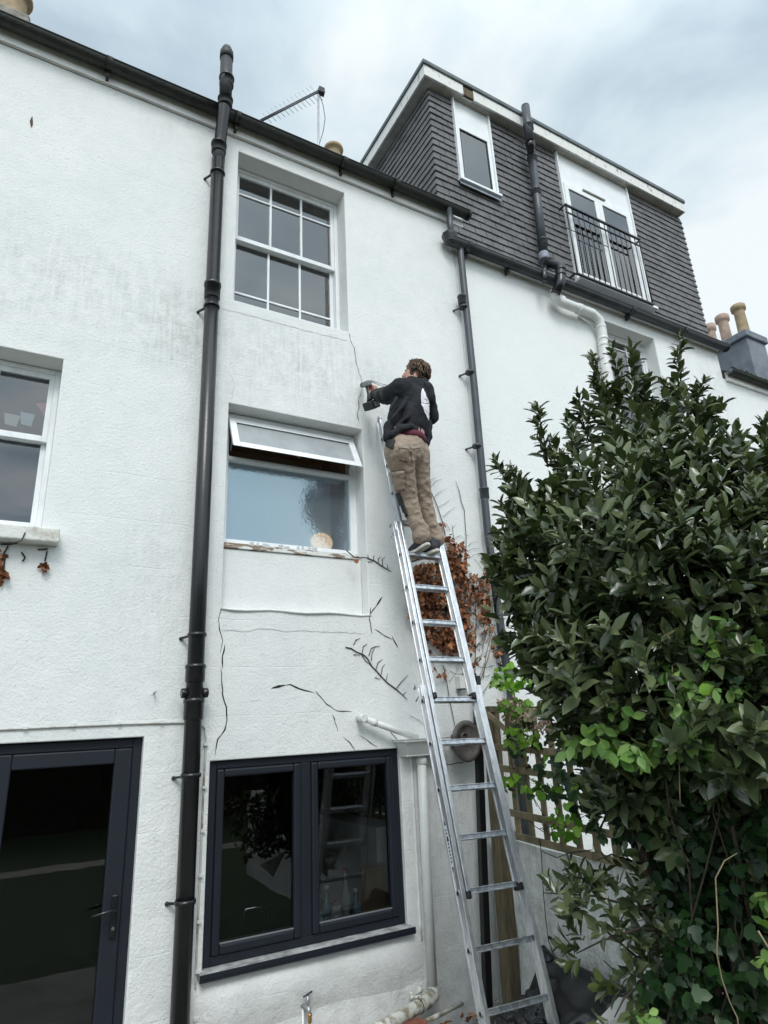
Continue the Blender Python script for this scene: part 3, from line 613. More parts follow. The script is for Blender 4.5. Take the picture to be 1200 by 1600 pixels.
mb = MB(); tiles_front(mb, YT + .0, 9.5, zb, zt, YT, []); swapped(mb, xr, -1).build('hung_tiles', 'tile', H2)
MB().box(xfl + .03, xfr - .03, YF + .03, 9.6, zt + .012, zt + .035).build('soffit', 'soffit', H2)
# fascia with one short gap where a piece is missing
gx0, gx1 = at(725, 150, YF).x, at(741, 158, YF).x
mb = MB(); mb.box(xfl, gx0, YF, YF + .025, zt, zt + .17); mb.box(gx1, xfr, YF, YF + .025, zt, zt + .17); mb.box(gx0, gx1, YF + .03, YF + .05, zt + .01, zt + .12)
mb.box(xfl, xfl + .025, YF + .026, 9.6, zt, zt + .17); mb.box(xfr - .025, xfr, YF + .026, 9.6, zt, zt + .17); mb.build('dormer_fascia', 'fascia_old', H2, bevel=.003)
MB().box(gx0 + .001, gx1 - .001, YF + .004, YF + .028, zt + .02, zt + .15).build('bare_fascia_gap', 'timber', H2)
MB().box(xfl - .02, xfr + .02, YF - .022, 9.62, zt + .172, zt + .235).build('roof', 'felt', H2, bevel=.008)
mb = MB(); mb.add([(3.6, 4.45, 7.0), (3.6, 8.4, 9.6), (xl, 8.4, 9.6), (xl, 4.45, 7.0)], [(0, 1, 2, 3)]); mb.build('roof_slates', 'slate', H2)
# dormer small window
def dormer_frame(x0, x1, z0, z1, name, label):
    mb = MB(); yf = YT - .055; ztop = zt + .01
    mb.box(x0, x0 + .02, yf, YT + .03, z0, ztop); mb.box(x1 - .02, x1, yf, YT + .03, z0, ztop); mb.box(x0 + .02, x1 - .02, yf + .03, YT + .03, z1, ztop - .001)
    w = mb.build(name, 'uwhite', H2, bevel=.002); w['label'] = label; return w
zs = at(712, 197, YT).z
ws = dormer_frame(sw[0], sw[1], sw[2], zs, 'dormer_window', 'small white dormer window')
mb = MB(); frame(mb, sw[0] + .022, sw[1] - .022, sw[2], zs - .002, YT - .035, YT + .02, .05, .05, .05, .05); mb.build('window_frame', 'uwhite', ws, bevel=.004)
mb = MB(); frame(mb, sw[0] + .074, sw[1] - .074, sw[2] + .052, zs - .054, YT - .03, YT - .012, .012, .012, .012, .012); mb.build('glazing_seal', 'rubber', ws)
pane(ws, sw[0] + .086, sw[1] - .086, sw[2] + .064, zs - .066, YT - .02, 'glass_up')
MB().box(sw[0] - .02, sw[1] + .03, YT - .075, YT - .02, sw[2] - .035, sw[2] - .003).build('window_sill', 'uwhite', ws)
MB().add([(sw[0] - .02, YT - .045, sw[2] - .036), (sw[1] + .03, YT - .045, sw[2] - .036), (sw[1] + .03, YT - .058, sw[2] - .10), (sw[0] - .02, YT - .058, sw[2] - .10)], [(0, 3, 2, 1)]).build('lead_apron', 'lead', ws)
MB().box(sw[0] + .03, sw[1] - .03, YT + .004, YT + .018, sw[2] + .05, zs - .06).build('interior', 'panebrightener', ws)  # pale panel added close behind the pane so the glass looks lighter
# french doors with balcony rail
zd = at(880, 285, YT).z
wf = dormer_frame(fd[0], fd[1], fd[2], zd, 'balcony_door', 'white double balcony doors behind a black rail')
mb = MB(); frame(mb, fd[0] + .022, fd[1] - .022, fd[2], zd - .002, YT - .035, YT + .02, .035, .035, .03, .05); mb.build('door_frame', 'uwhite', wf, bevel=.003)
xm = (fd[0] + fd[1]) / 2
for (a, b) in ((fd[0] + .06, xm), (xm, fd[1] - .06)):
    mb = MB(); frame(mb, a + .002, b - .002, fd[2] + .035, zd - .055, YT - .045, YT - .01, .075, .075, .12, .075); mb.build('door_leaf', 'uwhite', wf, bevel=.006)
    pane(wf, a + .078, b - .078, fd[2] + .156, zd - .131, YT - .03, 'glass_up')
MB().box(fd[0] + .03, fd[1] - .03, YT + .004, YT + .018, fd[2] + .05, zd - .06).build('interior', 'panebrightener', wf)  # another added pale panel, brightening the balcony door glass
MB().box(fd[0] + .42, fd[0] + .86, YT - .062, YT - .036, zd - .034, zd - .016).build('trickle_vent', 'soffit', wf)
MB().box(fd[0] - .02, fd[1] + .03, YT - .12, YT - .02, fd[2] - .04, fd[2] - .004).build('door_sill', 'uwhite', wf)
bal = thing('balcony_rail', 'black metal Juliet balcony rail in front of the white dormer doors', 'balcony rail', (6.4, 4.42, 7.3))
yb = 4.465; x0, x1 = 5.50, 6.95; p = at(882, 318, yb); q = at(1000, 376, yb); x0, x1 = p.x, q.x; ztr = (p.z + q.z) / 2; zbr = (at(903, 430, yb).z + at(1016, 472, yb).z) / 2
MB().beam((x0, yb, ztr), (x1, yb, ztr), .03, .02).build('top_rail', 'black', bal)
MB().beam((x0, yb, ztr - .12), (x1, yb, ztr - .12), .02, .012).build('upper_rail', 'black', bal)
MB().beam((x0, yb, zbr), (x1, yb, zbr), .03, .02).build('bottom_rail', 'black', bal)
nb = 15
for i in range(nb):
    x = x0 + .02 + (x1 - x0 - .04) * i / (nb - 1); MB().tube([(x, yb, zbr + .01), (x, yb, ztr - .01)], .007 if 0 < i < nb - 1 else .011, 6).build('baluster', 'black', bal)
mb = MB()
for x in (x0, x1):
    for z in (ztr - .01, zbr + .01): mb.beam((x, yb + .015, z), (x, YT - .03, z), .02, .02)
mb.build('wall_fixing', 'black', bal)
MB().tube([(x0 + .05, YT - .075, ztr - .32), (xm - .02, YT - .075, ztr - .33)], .006, 6).build('lower_bar', 'black', bal)

# ------------------------------------------------------------------ far house, stack and pots
H3 = thing('terraced_house', 'far white terraced house with lower eaves at the right edge', 'house', (11, 4.4, 0))
MB().box(XE + .002, 20, YW + .006, YW + .25, -.3, 6.36).build('wall', 'wall2', H3)
MB().box(XE + .06, 20, 4.365, 4.402, 6.33, 6.46).build('fascia', 'fascia', H3)
g3 = gutter(H3, XE + .02, 20, 4.305, 6.445, .06, 'mossy')
mb = MB()
for i in range(46): mb.sphere((random.uniform(8.1, 9.6), 4.25 + random.uniform(0, .02), 6.45 + random.uniform(0, .02)), random.uniform(.008, .022), 6, 4)
tag(mb.build('gutter_moss', 'mossy', g3), kind='stuff')
mb = MB(); mb.add([(XE, 4.35, 6.46), (20, 4.35, 6.46), (20, 8.4, 8.3), (XE, 8.4, 8.3)], [(0, 1, 2, 3)]); mb.build('roof', 'slate', H3)
# rendered chimney stack on the far house
YC = 5.6
c0 = at(1167, 530, YC); ctop = at(1168, 527, YC).z
sw_ = .62
mb = MB(); mb.box(c0.x, c0.x + sw_, YC, YC + 1.3, 5.9, ctop); stk = mb.build('chimney', 'stack', H3, bevel=.01); stk['label'] = 'grey rendered chimney stack with stepped cap'
MB().box(c0.x - .05, c0.x + sw_ + .05, YC - .05, YC + 1.35, ctop + .0005, ctop + .15).build('stack_cap', 'stack', stk, bevel=.02)
def pot(x, y, z, h, r, m, label):
    t = thing('chimney_pot', label, 'chimney pot', (x, y, z), 'clay chimney pots')
    MB().lathe([(r * 1.05, 0), (r * .98, .05), (r * .9, h * .5), (r * .86, h * .80), (r * .9, h * .82), (r * .9, h * .84), (r * 1.18, h * .86), (r * 1.24, h * .92), (r * 1.2, h * .98), (r * 1.05, h), (r * .75, h), (r * .7, h * .8)], (x, y, z), (0, 0, 1), 24).build('clay_body', m, t)
    MB().lathe([(r * 1.25, 0), (r * 1.05, .07)], (x, y, z - .005), (0, 0, 1), 16).build('mortar_base', 'stone', t)
pz = ctop + .152
for (px, py0, py1, yy, m, lab) in ((1152, 478, 518, YC + .25, 'pot', 'tan clay chimney pot nearest on the grey stack'), (1127, 494, 528, YC + .72, 'pot2', 'pinkish clay chimney pot in the middle of the grey stack'), (1108, 508, 528, YC + 1.15, 'pot2', 'small pinkish chimney pot behind the edge of the dormer tiles')):
    p = at(px, py0, yy); h = p.z - pz; pot(p.x, yy, pz, max(h, .3), .115 if px != 1108 else .1, m, lab)
# stacks of the ladder house
YS = 8.2
p = at(521, 232, YS)
mb = MB(); mb.box(p.x - .5, p.x + .5, YS - .3, YS + .5, 8.5, p.z - .55); mb.build('chimney', 'stone', H1, bevel=.02)
pot(p.x, YS, p.z - .55, .55, .15, 'pot', 'tan clay chimney pot just showing over the black gutter')
YS2 = 6.4
p = at(47, 30, YS2); pz2 = at(40, 20, YS2).z
MB().box(p.x - .9, p.x, YS2, YS2 + .8, 7.9, pz2).build('chimney', 'stone', H1, bevel=.03)
q = at(20, 10, YS2 + .2); pot(q.x, YS2 + .25, pz2 + .001, .5, .16, 'pot', 'tan clay chimney pot cut by the top left corner')

# ------------------------------------------------------------------ TV aerial
YA = 6.6
a0, a1, b0, b1 = at(496, 260, YA), at(497.5, 148, YA), at(407, 190, YA), at(503, 141, YA)
ar = thing('tv_aerial', 'grey television aerial on a thin mast above the roof', 'aerial', a0 - Vector((0, 0, .6)))
MB().tube([a0 - Vector((0, 0, 1.2)), a1], .016, 8).build('mast', 'steel', ar)
up = Vector((0, 0, .035))
MB().tube([b0, b1], .014, 8).tube([b0 + up * .9, b1 + up], .010, 8).build('boom', 'greyplastic', ar)
dv = (b1 - b0).normalized(); per = Vector((0, 1, 0)).cross(dv).normalized()
mb = MB()
for i in range(13):
    p = b0.lerp(b1, (i + 1.5) / 15); h = .09 + .05 * i / 12; mb.tube([p - per * h, p + per * h], .004, 5); 
mb.build('elements', 'steel', ar)
mb = MB(); mb.box(b1.x - .06, b1.x + .03, YA - .04, YA + .04, b1.z - .08, b1.z + .02); mb.tube([b1 + Vector((.02, 0, -.13)), b1 + Vector((.05, 0, 0)), b1 + Vector((0, 0, .06))], .008, 6); mb.build('junction_box', 'black', ar)
cpts = [at(*p, YA) for p in ((500, 150), (505, 165), (508, 185), (505, 205), (498, 228), (497, 250))]
MB().tube(cpts, .006, 6).build('cable', 'greyplastic', ar)

# ------------------------------------------------------------------ pipes
def clip(mb, x, y, z, r, side=-1):
    mb.lathe([(r + .006, -.014), (r + .010, 0), (r + .006, .014)], (x, y, z), (0, 0, 1), 20)
    mb.beam((x + side * (r * .7), y + .02, z - .005), (x + side * (r + .028), YW - .01, z - .012), .014, .014)
    mb.sphere((x + side * (r + .030), YW - .006, z - .014), .013, 8, 6)
SP = thing('soil_pipe', 'tall black soil vent pipe rising past the gutter to a slotted cowl', 'soil pipe', (1.01, 4.29, 0))
yp = 4.30; rp = .054
def pp(px, py, y=yp): return at(px, py, y)
xb = at(281, 1600, yp).x; xm_ = at(330, 440, yp).x; xt = at(341, 250, yp).x
zk = at(340, 222, yp).z
ztp = at(341, 250, yp).z
def xs_(z): return xb + (xt - xb) * z / ztp
MB().tube([(xb, yp, -.05), (xt, yp, ztp)], rp, 24).build('pipe', 'black', SP)
# swan-neck out over the gutter
o0 = at(343, 232, 4.30); o1 = at(352, 152, 4.18)
MB().tube([(xt, yp, o0.z - .25), o0, (o0.x, 4.275, o0.z + .12), (o1.x, 4.2, o1.z - .1), o1 + Vector((0, -.005, .02))], rp - .002, 24).build('offset_bend', 'black', SP)
t1 = at(354, 92, 4.17); MB().tube([o1 + Vector((0, -.01, -.02)), t1], rp, 24).build('vent_stack', 'blackdull', SP)
cw = MB(); cw.lathe([(.06, -.01), (.06, .06), (.052, .09), (.042, .125), (.02, .15), (.004, .155)], t1, (0, 0, 1), 24)
cwo = cw.build('vent_cowl', 'blackdull', SP)
mb = MB()
for k in range(12):
    t = 2 * math.pi * k / 12; mb.beam(t1 + Vector((.057 * math.cos(t), .057 * math.sin(t), .075)), t1 + Vector((.030 * math.cos(t), .030 * math.sin(t), .145)), .006, .006, (math.cos(t), math.sin(t), .2))
mb.build('cowl_ribs', 'rubber', SP)
for (px, py, yy, h) in ((354, 128, 4.175, .05), (352, 160, 4.19, .04), (342, 232, 4.30, .05), (331, 455, yp, .07), (303, 1052, yp, .05), (300, 1108, yp, .06)):
    c = at(px, py, yy)
    x = c.x if py < 230 else xs_(c.z)
    MB().lathe([(rp + .001, -h - .01), (rp + .008, -h), (rp + .008, h * .6), (rp + .013, h * .62), (rp + .013, h), (rp + .001, h + .01)], (x, c.y, c.z), (0, 0, 1), 24).build('pipe_collar', 'black', SP)
for (px, py) in ((338, 270), (326, 478), (305, 992), (292, 1212), (285, 1410)):
    c = at(px, py, yp); mb = MB(); clip(mb, xs_(c.z), yp, c.z, rp); mb.build('pipe_bracket', 'black', SP)
c = at(301, 1083, yp); xcc = xs_(c.z)
MB().lathe([(.028, -.085), (.031, -.08), (.031, -.05), (.026, -.049), (.026, .049), (.031, .05), (.031, .08), (.028, .085)], (xcc, yp - .005, c.z), (1, 0, 0), 16).build('boss_branch', 'black', SP)

# grey downpipe at the house joint
DP = thing('downpipe', 'slim dark grey downpipe between the two houses', 'downpipe', (3.66, 4.31, 0))
yd = 4.315
dpts = [at(722, 400, yd), at(738, 600, yd), at(762, 830, yd), at(785, 1000, yd), at(797, 1075, yd)]
dpts[0].x = dpts[1].x = (dpts[0].x + dpts[2].x) / 2
dpts += [Vector((dpts[-1].x + .02, yd, 0.0))]
mb = MB(); mb.tube([at(719, 378, 4.31)] + dpts, .036, 18); mb.build('pipe', 'greyplastic', DP)
for (px, py) in ((722, 470), (757, 772), (767, 835), (786, 1010)):
    c = at(px, py, yd); MB().lathe([(.037, -.05), (.043, -.045), (.043, .04), (.047, .042), (.047, .055), (.037, .06)], (at(px, py, yd).x, yd, c.z), (0, 0, 1), 18).build('pipe_collar', 'greyplastic', DP)
for (px, py) in ((734, 582), (745, 697), (771, 868), (724, 480)):
    c = at(px, py, yd); mb = MB(); clip(mb, c.x, yd, c.z, .037); mb.build('pipe_bracket', 'greyplastic', DP)
# short outlet from the upper gutter into the lower gutter end
OP = thing('gutter_outlet_pipe', 'short dark pipe dropping from the upper gutter into the hopper end of the lower gutter', 'gutter pipe', (3.5, 4.3, 6.8))
mb = MB(); mb.tube([at(701, 322, 4.29), at(703, 350, 4.29), at(706, 372, 4.27)], .033, 16); mb.build('pipe', 'greyplastic', OP)
hc = at(703, 373, 4.30)
mb = MB(); mb.lathe([(.03, -.075), (.06, -.05), (.085, .02), (.09, .045), (.08, .05)], hc, (0, 0, 1), 8, smooth=False); mb.build('hopper_head', 'gutterR', OP, bevel=.004)

# dormer soil pipe with white branch below the gutter
DS = thing('soil_pipe', 'dark grey soil pipe against the dormer tiles with a white bend under the gutter', 'soil pipe', (5.0, 4.4, 6.9))
q0, q1, q2, q3 = at(821, 168, 4.36), at(828, 222, 4.36), at(831, 245, 4.47), at(850, 402, 4.47)
MB().tube([q0, q1], .055, 20).build('vent_stack', 'greyplastic', DS)
MB().sphere(q0 + Vector((0, 0, .01)), .056, 14, 8, (1, 1, .7)).build('vent_cap', 'blackdull', DS)
MB().tube([q1 + Vector((0, 0, .02)), q1 - Vector((0, 0, .05)), q2 + Vector((0, 0, .06)), q2 - Vector((0, 0, .04))], .053, 20).build('offset_bend', 'black', DS)
MB().tube([q2, q3], .055, 20).build('pipe', 'greyplastic', DS)
for (px, py, yy) in ((826, 200, 4.36), (829, 228, 4.40), (832, 250, 4.47), (838, 302, 4.47), (848, 380, 4.47)):
    c = at(px, py, yy); MB().lathe([(.056, -.04), (.063, -.035), (.063, .03), (.067, .032), (.067, .045), (.056, .05)], c, (0, 0, 1), 20).build('pipe_collar', 'greyplastic', DS)
# lead slate at its foot, then two black bends and the white run
e = [at(852, 405, 4.44), at(862, 412, 4.30), at(876, 417, 4.20), at(876, 440, 4.19), at(868, 458, 4.24)]
MB().lathe([(.075, 0), (.062, .05), (.058, .12)], q3 - Vector((0, 0, .06)), (0, 0, 1), 16).build('lead_collar', 'lead', DS)
MB().tube([e[0] + Vector((0, 0, -.08)), at(850, 425, 4.22), at(851, 440, 4.21)], .03, 12).build('small_outlet', 'black', DS)
MB().tube([at(854, 412, 4.36), e[1], e[2], e[3], e[4]], [.055, .06, .06, .056, .056], 20).build('lower_bend', 'black', DS)
for t in (0.25, .6):
    c = e[2].lerp(e[3], t); MB().lathe([(.064, -.012), (.066, 0), (.064, .012)], c, (0, 0, 1), 20).build('pipe_collar', 'black', DS)
w_ = [at(868, 462, 4.28), at(873, 470, 4.28), at(895, 479, 4.29), at(925, 490, 4.30), at(936, 500, 4.30), at(941, 520, 4.31), at(945, 560, 4.31)]
MB().tube([at(868, 452, 4.25)] + w_ + [Vector((w_[-1].x, 4.31, 1.0))], .056, 20).build('white_branch', 'whitepipe', DS)
for (px, py) in ((905, 483), (876, 470)):
    c = at(px, py, 4.29); d = (w_[3] - w_[2]).normalized(); MB().lathe([(.057, -.03), (.064, -.025), (.064, .025), (.057, .03)], c, d, 20).build('pipe_collar', 'whitepipe', DS)
for (px, py) in ((939, 512), (942, 530), (943, 540)):
    c = at(px, py, 4.31); MB().lathe([(.057, -.02), (.063, -.015), (.063, .015), (.057, .02)], c, (0, 0, 1), 20).build('pipe_collar', 'whitepipe', DS)
MB().tube([at(905, 490, 4.37), at(922, 500, 4.36), at(932, 512, 4.36)], .022, 10).build('small_branch', 'whitepipe', DS)

# white waste pipe, hopper and its downpipe by the kitchen window
WP = thing('waste_pipe', 'white waste pipe sloping into a small hopper beside the kitchen window', 'waste pipe', at(640, 1150, 4.33))
p0, p1 = at(566, 1122, 4.335), at(648, 1152, 4.29)
MB().tube([p0 - (p1 - p0) * .02, p1 + (p1 - p0) * .06], .023, 16).tube([p0 + Vector((0, .06, 0)), p0 - Vector((0, .02, 0))], .023, 14).build('pipe', 'whitepipe', WP)
MB().lathe([(.026, -.02), (.03, -.015), (.03, .03), (.026, .035)], p0, (0, -1, 0), 14).build('elbow', 'whitepipe', WP)
MB().lathe([(.022, -.02), (.027, -.018), (.027, .02), (.022, .022)], p0.lerp(p1, .22), p1 - p0, 14).build('collar', 'whitepipe', WP)
h0, h1 = at(628, 1155, 4.26), at(700, 1152, 4.26); zh = (h0.z + h1.z) / 2
mb = MB(); xa, xb_ = h0.x, h1.x
vs = []
for (z, ax, bx, ya, yb2) in ((zh, xa, xb_, 4.22, 4.396), (zh - .02, xa, xb_, 4.22, 4.396), (zh - .022, xa + .02, xb_ - .02, 4.235, 4.396), (zh - .12, xa + .06, xb_ - .08, 4.29, 4.396)):
    vs += [(ax, ya, z), (bx, ya, z), (bx, yb2, z), (ax, yb2, z)]
fs = [(4 * k + j, 4 * k + (j + 1) % 4, 4 * k + 4 + (j + 1) % 4, 4 * k + 4 + j) for k in range(3) for j in range(4)] + [(15, 14, 13, 12), (0, 1, 2, 3)]
mb.add(vs, [tuple(reversed(f)) for f in fs]); mb.build('hopper', 'whitepipe', WP, bevel=.006)
WD = thing('downpipe', 'white downpipe right of the kitchen window ending in a dirty elbow', 'downpipe', (2.76, 4.35, .25))
d0, d1 = at(658, 1178, 4.345), at(676, 1548, 4.345)
MB().tube([d0, at(665, 1330, 4.345), d1], .034, 18).build('pipe', 'whitepipe', WD)
MB().lathe([(.035, -.02), (.041, -.015), (.041, .02), (.035, .03)], at(659, 1190, 4.345), (0, 0, 1), 18).build('collar', 'whitepipe', WD)
e1 = at(673, 1562, 4.31); e2 = at(604, 1602, 4.16); e3 = e2 + (e2 - e1) * .6
MB().tube([d1 + Vector((0, 0, .03)), d1 - Vector((.0, .0, .03)), e1 + Vector((-.03, -.01, 0)), e2, e3], [.037, .042, .042, .040, .04], 18).build('dirty_elbow', 'oldpipe', WD)
MB().lathe([(.042, -.004), (.0445, 0), (.042, .004)], e1.lerp(e2, .28), e2 - e1, 18).build('joint_ring', 'rubber', WD)
mb = MB()
for i in range(14): mb.sphere(at(650 + random.uniform(-8, 12), 1552 + random.uniform(-6, 8), 4.37), random.uniform(.008, .02), 6, 4)
mb.build('mortar_crumbs', 'oldpipe', WD)
LPi = thing('loose_pipe', 'thin off-white pipe lying against the wall foot beside the ladder', 'pipe', at(700, 1580, 4.3))
MB().tube([at(665, 1596, 4.2), at(722, 1568, 4.34)], .014, 10).build('tube', 'oldpipe', LPi)
bk = thing('broken_brick', 'broken red brick piece at the foot of the wall below the white elbow', 'brick', at(650, 1597, 4.2))
p = at(648, 1600, 4.15); MB().box(p.x - .07, p.x + .07, 4.1, 4.2, p.z - .05, p.z + .012).build('brick_body', 'brick', bk, bevel=.01)
# garden tap
tp = thing('outside_tap', 'small brass garden tap on a thin pipe below the kitchen window', 'tap', at(482, 1570, 4.36))
p = at(478, 1572, 4.35)
MB().tube([p + Vector((-.012, .05, -.01)), p + Vector((0, 0, 0)), p + Vector((.004, -.035, -.005)), p + Vector((.006, -.045, -.03))], [.012, .013, .012, .010], 10).lathe([(.008, 0), (.012, .012), (.007, .05)], p + Vector((.004, -.02, .01)), (0, 0, 1), 10).build('body', 'steel', tp)
MB().tube([p + Vector((-.028, -.03, .062)), p + Vector((.036, -.012, .072))], .006, 8).sphere(p + Vector((.004, -.02, .065)), .009, 8, 6).build('handle', 'greyplastic', tp)
MB().lathe([(.012, 0), (.015, -.01), (.011, -.024), (.014, -.034), (.009, -.05)], p + Vector((.006, -.045, -.025)), (0, 0, 1), 12).build('hose_connector', 'brass', tp)
MB().tube([p + Vector((-.006, .035, -.01)), p + Vector((-.006, .035, -.4))], .009, 8).build('supply_pipe', 'whitepipe', tp)

# cable over the door and down beside the soil pipe
CB = thing('cable', 'thin off-white cable clipped above the door and down beside the soil pipe', 'cable', at(150, 1135, 4.39))
cp = [at(-60, 1143, 4.392), at(0, 1140, 4.392), at(110, 1135, 4.392), at(200, 1131, 4.392), at(285, 1129, 4.392), at(312, 1130, 4.392), at(320, 1138, 4.391), at(322, 1155, 4.391), at(318, 1230, 4.391), at(314, 1330, 4.391), at(309, 1440, 4.391), at(303, 1600, 4.391), at(300, 1660, 4.391)]
MB().tube(cp, .0065, 6).build('wire', 'cable', CB)
for (px, py) in ((40, 1137), (114, 1133), (187, 1129.5), (253, 1128), (321, 1163), (319, 1230), (316.5, 1298), (313, 1368), (310.5, 1440), (308, 1518), (305, 1592)):
    c = at(px, py, 4.39); MB().box(c.x - .012, c.x + .012, 4.376, 4.397, c.z - .008, c.z + .008).build('cable_clip', 'whitepipe', CB)
ba = thing('wall_screw_hook', 'small metal screw hook in the wall left of the soil pipe', 'hook', at(241, 1083, 4.38))
c = at(241, 1083, 4.38); MB().tube([c + Vector((0, .02, 0)), c + Vector((0, -.02, .002)), c + Vector((.008, -.03, .012))], .005, 6).sphere(c, .009, 8, 6).build('hook', 'steel', ba)

# reel on the wall behind the ladder
RL = thing('hose_reel', 'round weathered grey metal reel on the wall behind the ladder', 'reel', at(718, 1158, 4.35))
c = at(715, 1158, 4.36); ax = Vector((.12, -1, 0)).normalized(); rr = .155
MB().lathe([(rr * .98, 0), (rr, .008), (rr * .97, .018), (rr * .75, .022), (rr * .72, .014), (rr * .3, .016)], c - ax * -.10 , ax, 36).build('front_disc', 'rusty', RL)
MB().lathe([(rr * .9, 0), (rr * .92, .01), (rr * .88, .016)], c + Vector((.10, .03, -.005)), ax, 30).build('rear_disc', 'rusty', RL)
MB().lathe([(.06, -.03), (.06, .10)], c, ax, 20).build('drum', 'rusty', RL)
hc = at(723, 1152, 4.24)
MB().lathe([(.034, 0), (.036, .03), (.028, .032), (.027, .008), (.012, .008), (.012, .02)], hc, ax, 20).build('hub', 'rusty', RL)

# ------------------------------------------------------------------ ladder
LA = Vector((2.6003, 3.306, .5034)); LS = Vector((.0045, .0703, .2709)); rd = Vector((math.cos(-.0469), math.sin(-.0469), -.0186)).normalized()
lu = LS.normalized(); ln_ = rd.cross(lu).normalized();
if ln_.y > 0: ln_ = -ln_          # outward, to the camera side
LD = thing('extension_ladder', 'aluminium three section extension ladder leaning on the white wall', 'ladder', LA - LS * 1.858)
def lp(k, side=0.0, out=0.0): return LA + LS * k + rd * side + ln_ * out
secs = [(-1.86, 6.35, .4128 / 2, 0.0, .030, .075), (1.97, 11.0, .3503 / 2, .012, .027, .070), (6.1, 14.75, .2949 / 2, .024, .025, .065)]
def stile(k0, k1, side, out, tw, dp, top_round=False):
    a, b = lp(k0, side, out), lp(k1, side, out); mb = MB()
    mb.beam(a, b, tw * .55, dp * .86, ln_)
    for s_ in (-1, 1): mb.beam(a + ln_ * s_ * dp * .43, b + ln_ * s_ * dp * .43, tw, dp * .15, ln_)
    if top_round:
        mb.tube([b - ln_ * dp * .46, b - ln_ * dp * .30 + lu * .03, b + lu * .042, b + ln_ * dp * .30 + lu * .03, b + ln_ * dp * .46], .011, 8)
    return mb
for si, (k0, k1, hw, out, tw, dp) in enumerate(secs):
    for s_ in (-1, 1):
        stile(k0, k1, s_ * (hw + tw * .45), out, tw, dp, si == 2).build('stile', 'alu', LD, bevel=.003)
        e0 = lp(k0, s_ * (hw + tw * .45), out)
        mb = MB(); mb.beam(e0 - lu * .028, e0 + lu * .016, tw * 1.12, dp * 1.08, ln_); mb.build('end_cap', 'rubber', LD, bevel=.008)
    ks = [k for k in range(-1, 15) if k0 + .25 < k < k1 - .15]
    for k in ks:
        if si == 0 and k > 6: continue
        mb = MB(); a, b = lp(k, -hw, out), lp(k, hw, out)
        mb.beam(a, b, .030, .034, ln_)                      # ribbed rung: body, tread lip and front lip
        mb.beam(lp(k, -hw, out + .018) + lu * .014, lp(k, hw, out + .018) + lu * .014, .006, .010, ln_)
        mb.beam(lp(k, -hw, out + .0185) - lu * .012, lp(k, hw, out + .0185) - lu * .012, .007, .008, ln_)
        for s_ in (-1, 1):                                   # swaged rung end showing on the outside of the stile
            cc = lp(k, s_ * (hw + tw * .75), out); mb.lathe([(.017, 0), (.0185, .006), (.012, .007), (.011, .0)], cc, rd * s_, 14)
        mb.build('rung', 'alu_rung', LD, bevel=.002)
        mb = MB()
        for s_ in (-1, 1): mb.lathe([(.0115, 0), (.0115, .002)], lp(k, s_ * (hw + tw * .75), out) + rd * s_ * .0055, rd * s_, 12)
        mb.build('rung_socket', 'rubber', LD)
# brackets joining the sections
for (k, si) in ((11.0, 1), (6.35, 0)):
    hw, out, tw, dp = secs[si][2:]
    for s_ in (-1, 1):
        p = lp(k - .12, s_ * (hw + tw * .4), out + dp * .35)
        mb = MB(); mb.beam(p - lu * .045, p + lu * .035, tw * 1.5 + .012, .014, ln_)
        mb.beam(p - lu * .035 - rd * s_ * (tw * .8), p + lu * .025 - rd * s_ * (tw * .8), .006, .05, ln_)
        mb.build('guide_bracket', 'alu', LD, bevel=.003)
        p2 = lp(k, s_ * (hw + tw * .9), out - .01)
        mb = MB(); mb.tube([p2 - ln_ * .02, p2 - ln_ * .045 + lu * .03, p2 - ln_ * .07 + lu * .005], .009, 8); mb.build('stay_hook', 'alu', LD, bevel=.003); mb = MB(); mb.tube([p2 - ln_ * .02 - lu * .05, p2 - ln_ * .075 - lu * .075], .006, 6); mb.build('stay_hook', 'alu', LD)
# maker's label: long pale oval with a row of dark lettering, too small to read
kk = 2.9; hw, out, tw, dp = secs[0][2:]
oc = lp(kk - .02, -(hw + tw * .985) , 0) ; mb = MB(); vs = []
for j in range(24):
    t = 2 * math.pi * j / 24; vs.append(oc + lu * (.155 * math.cos(t)) + ln_ * (.019 * math.sin(t)))
mb.add(vs, [tuple(range(24))]); mb.build('maker_label', 'sticker', LD)
mb = MB(); oc2 = oc - rd * .0012
for j in range(10):
    c = oc2 + lu * (-.085 + .019 * j); mb.add([c - lu * .006 - ln_ * .008, c + lu * .005 - ln_ * .007, c + lu * .006 + ln_ * .008, c - lu * .003 + ln_ * .006], [(0, 1, 2, 3)])
for s_ in (-1, 1): c = oc2 + lu * .128 * s_; mb.add([c + lu * .018 * s_, c - lu * .016 * s_ - ln_ * .010, c - lu * .016 * s_ + ln_ * .010], [(0, 1, 2)])
mb.build('label_lettering', 'ink', LD)

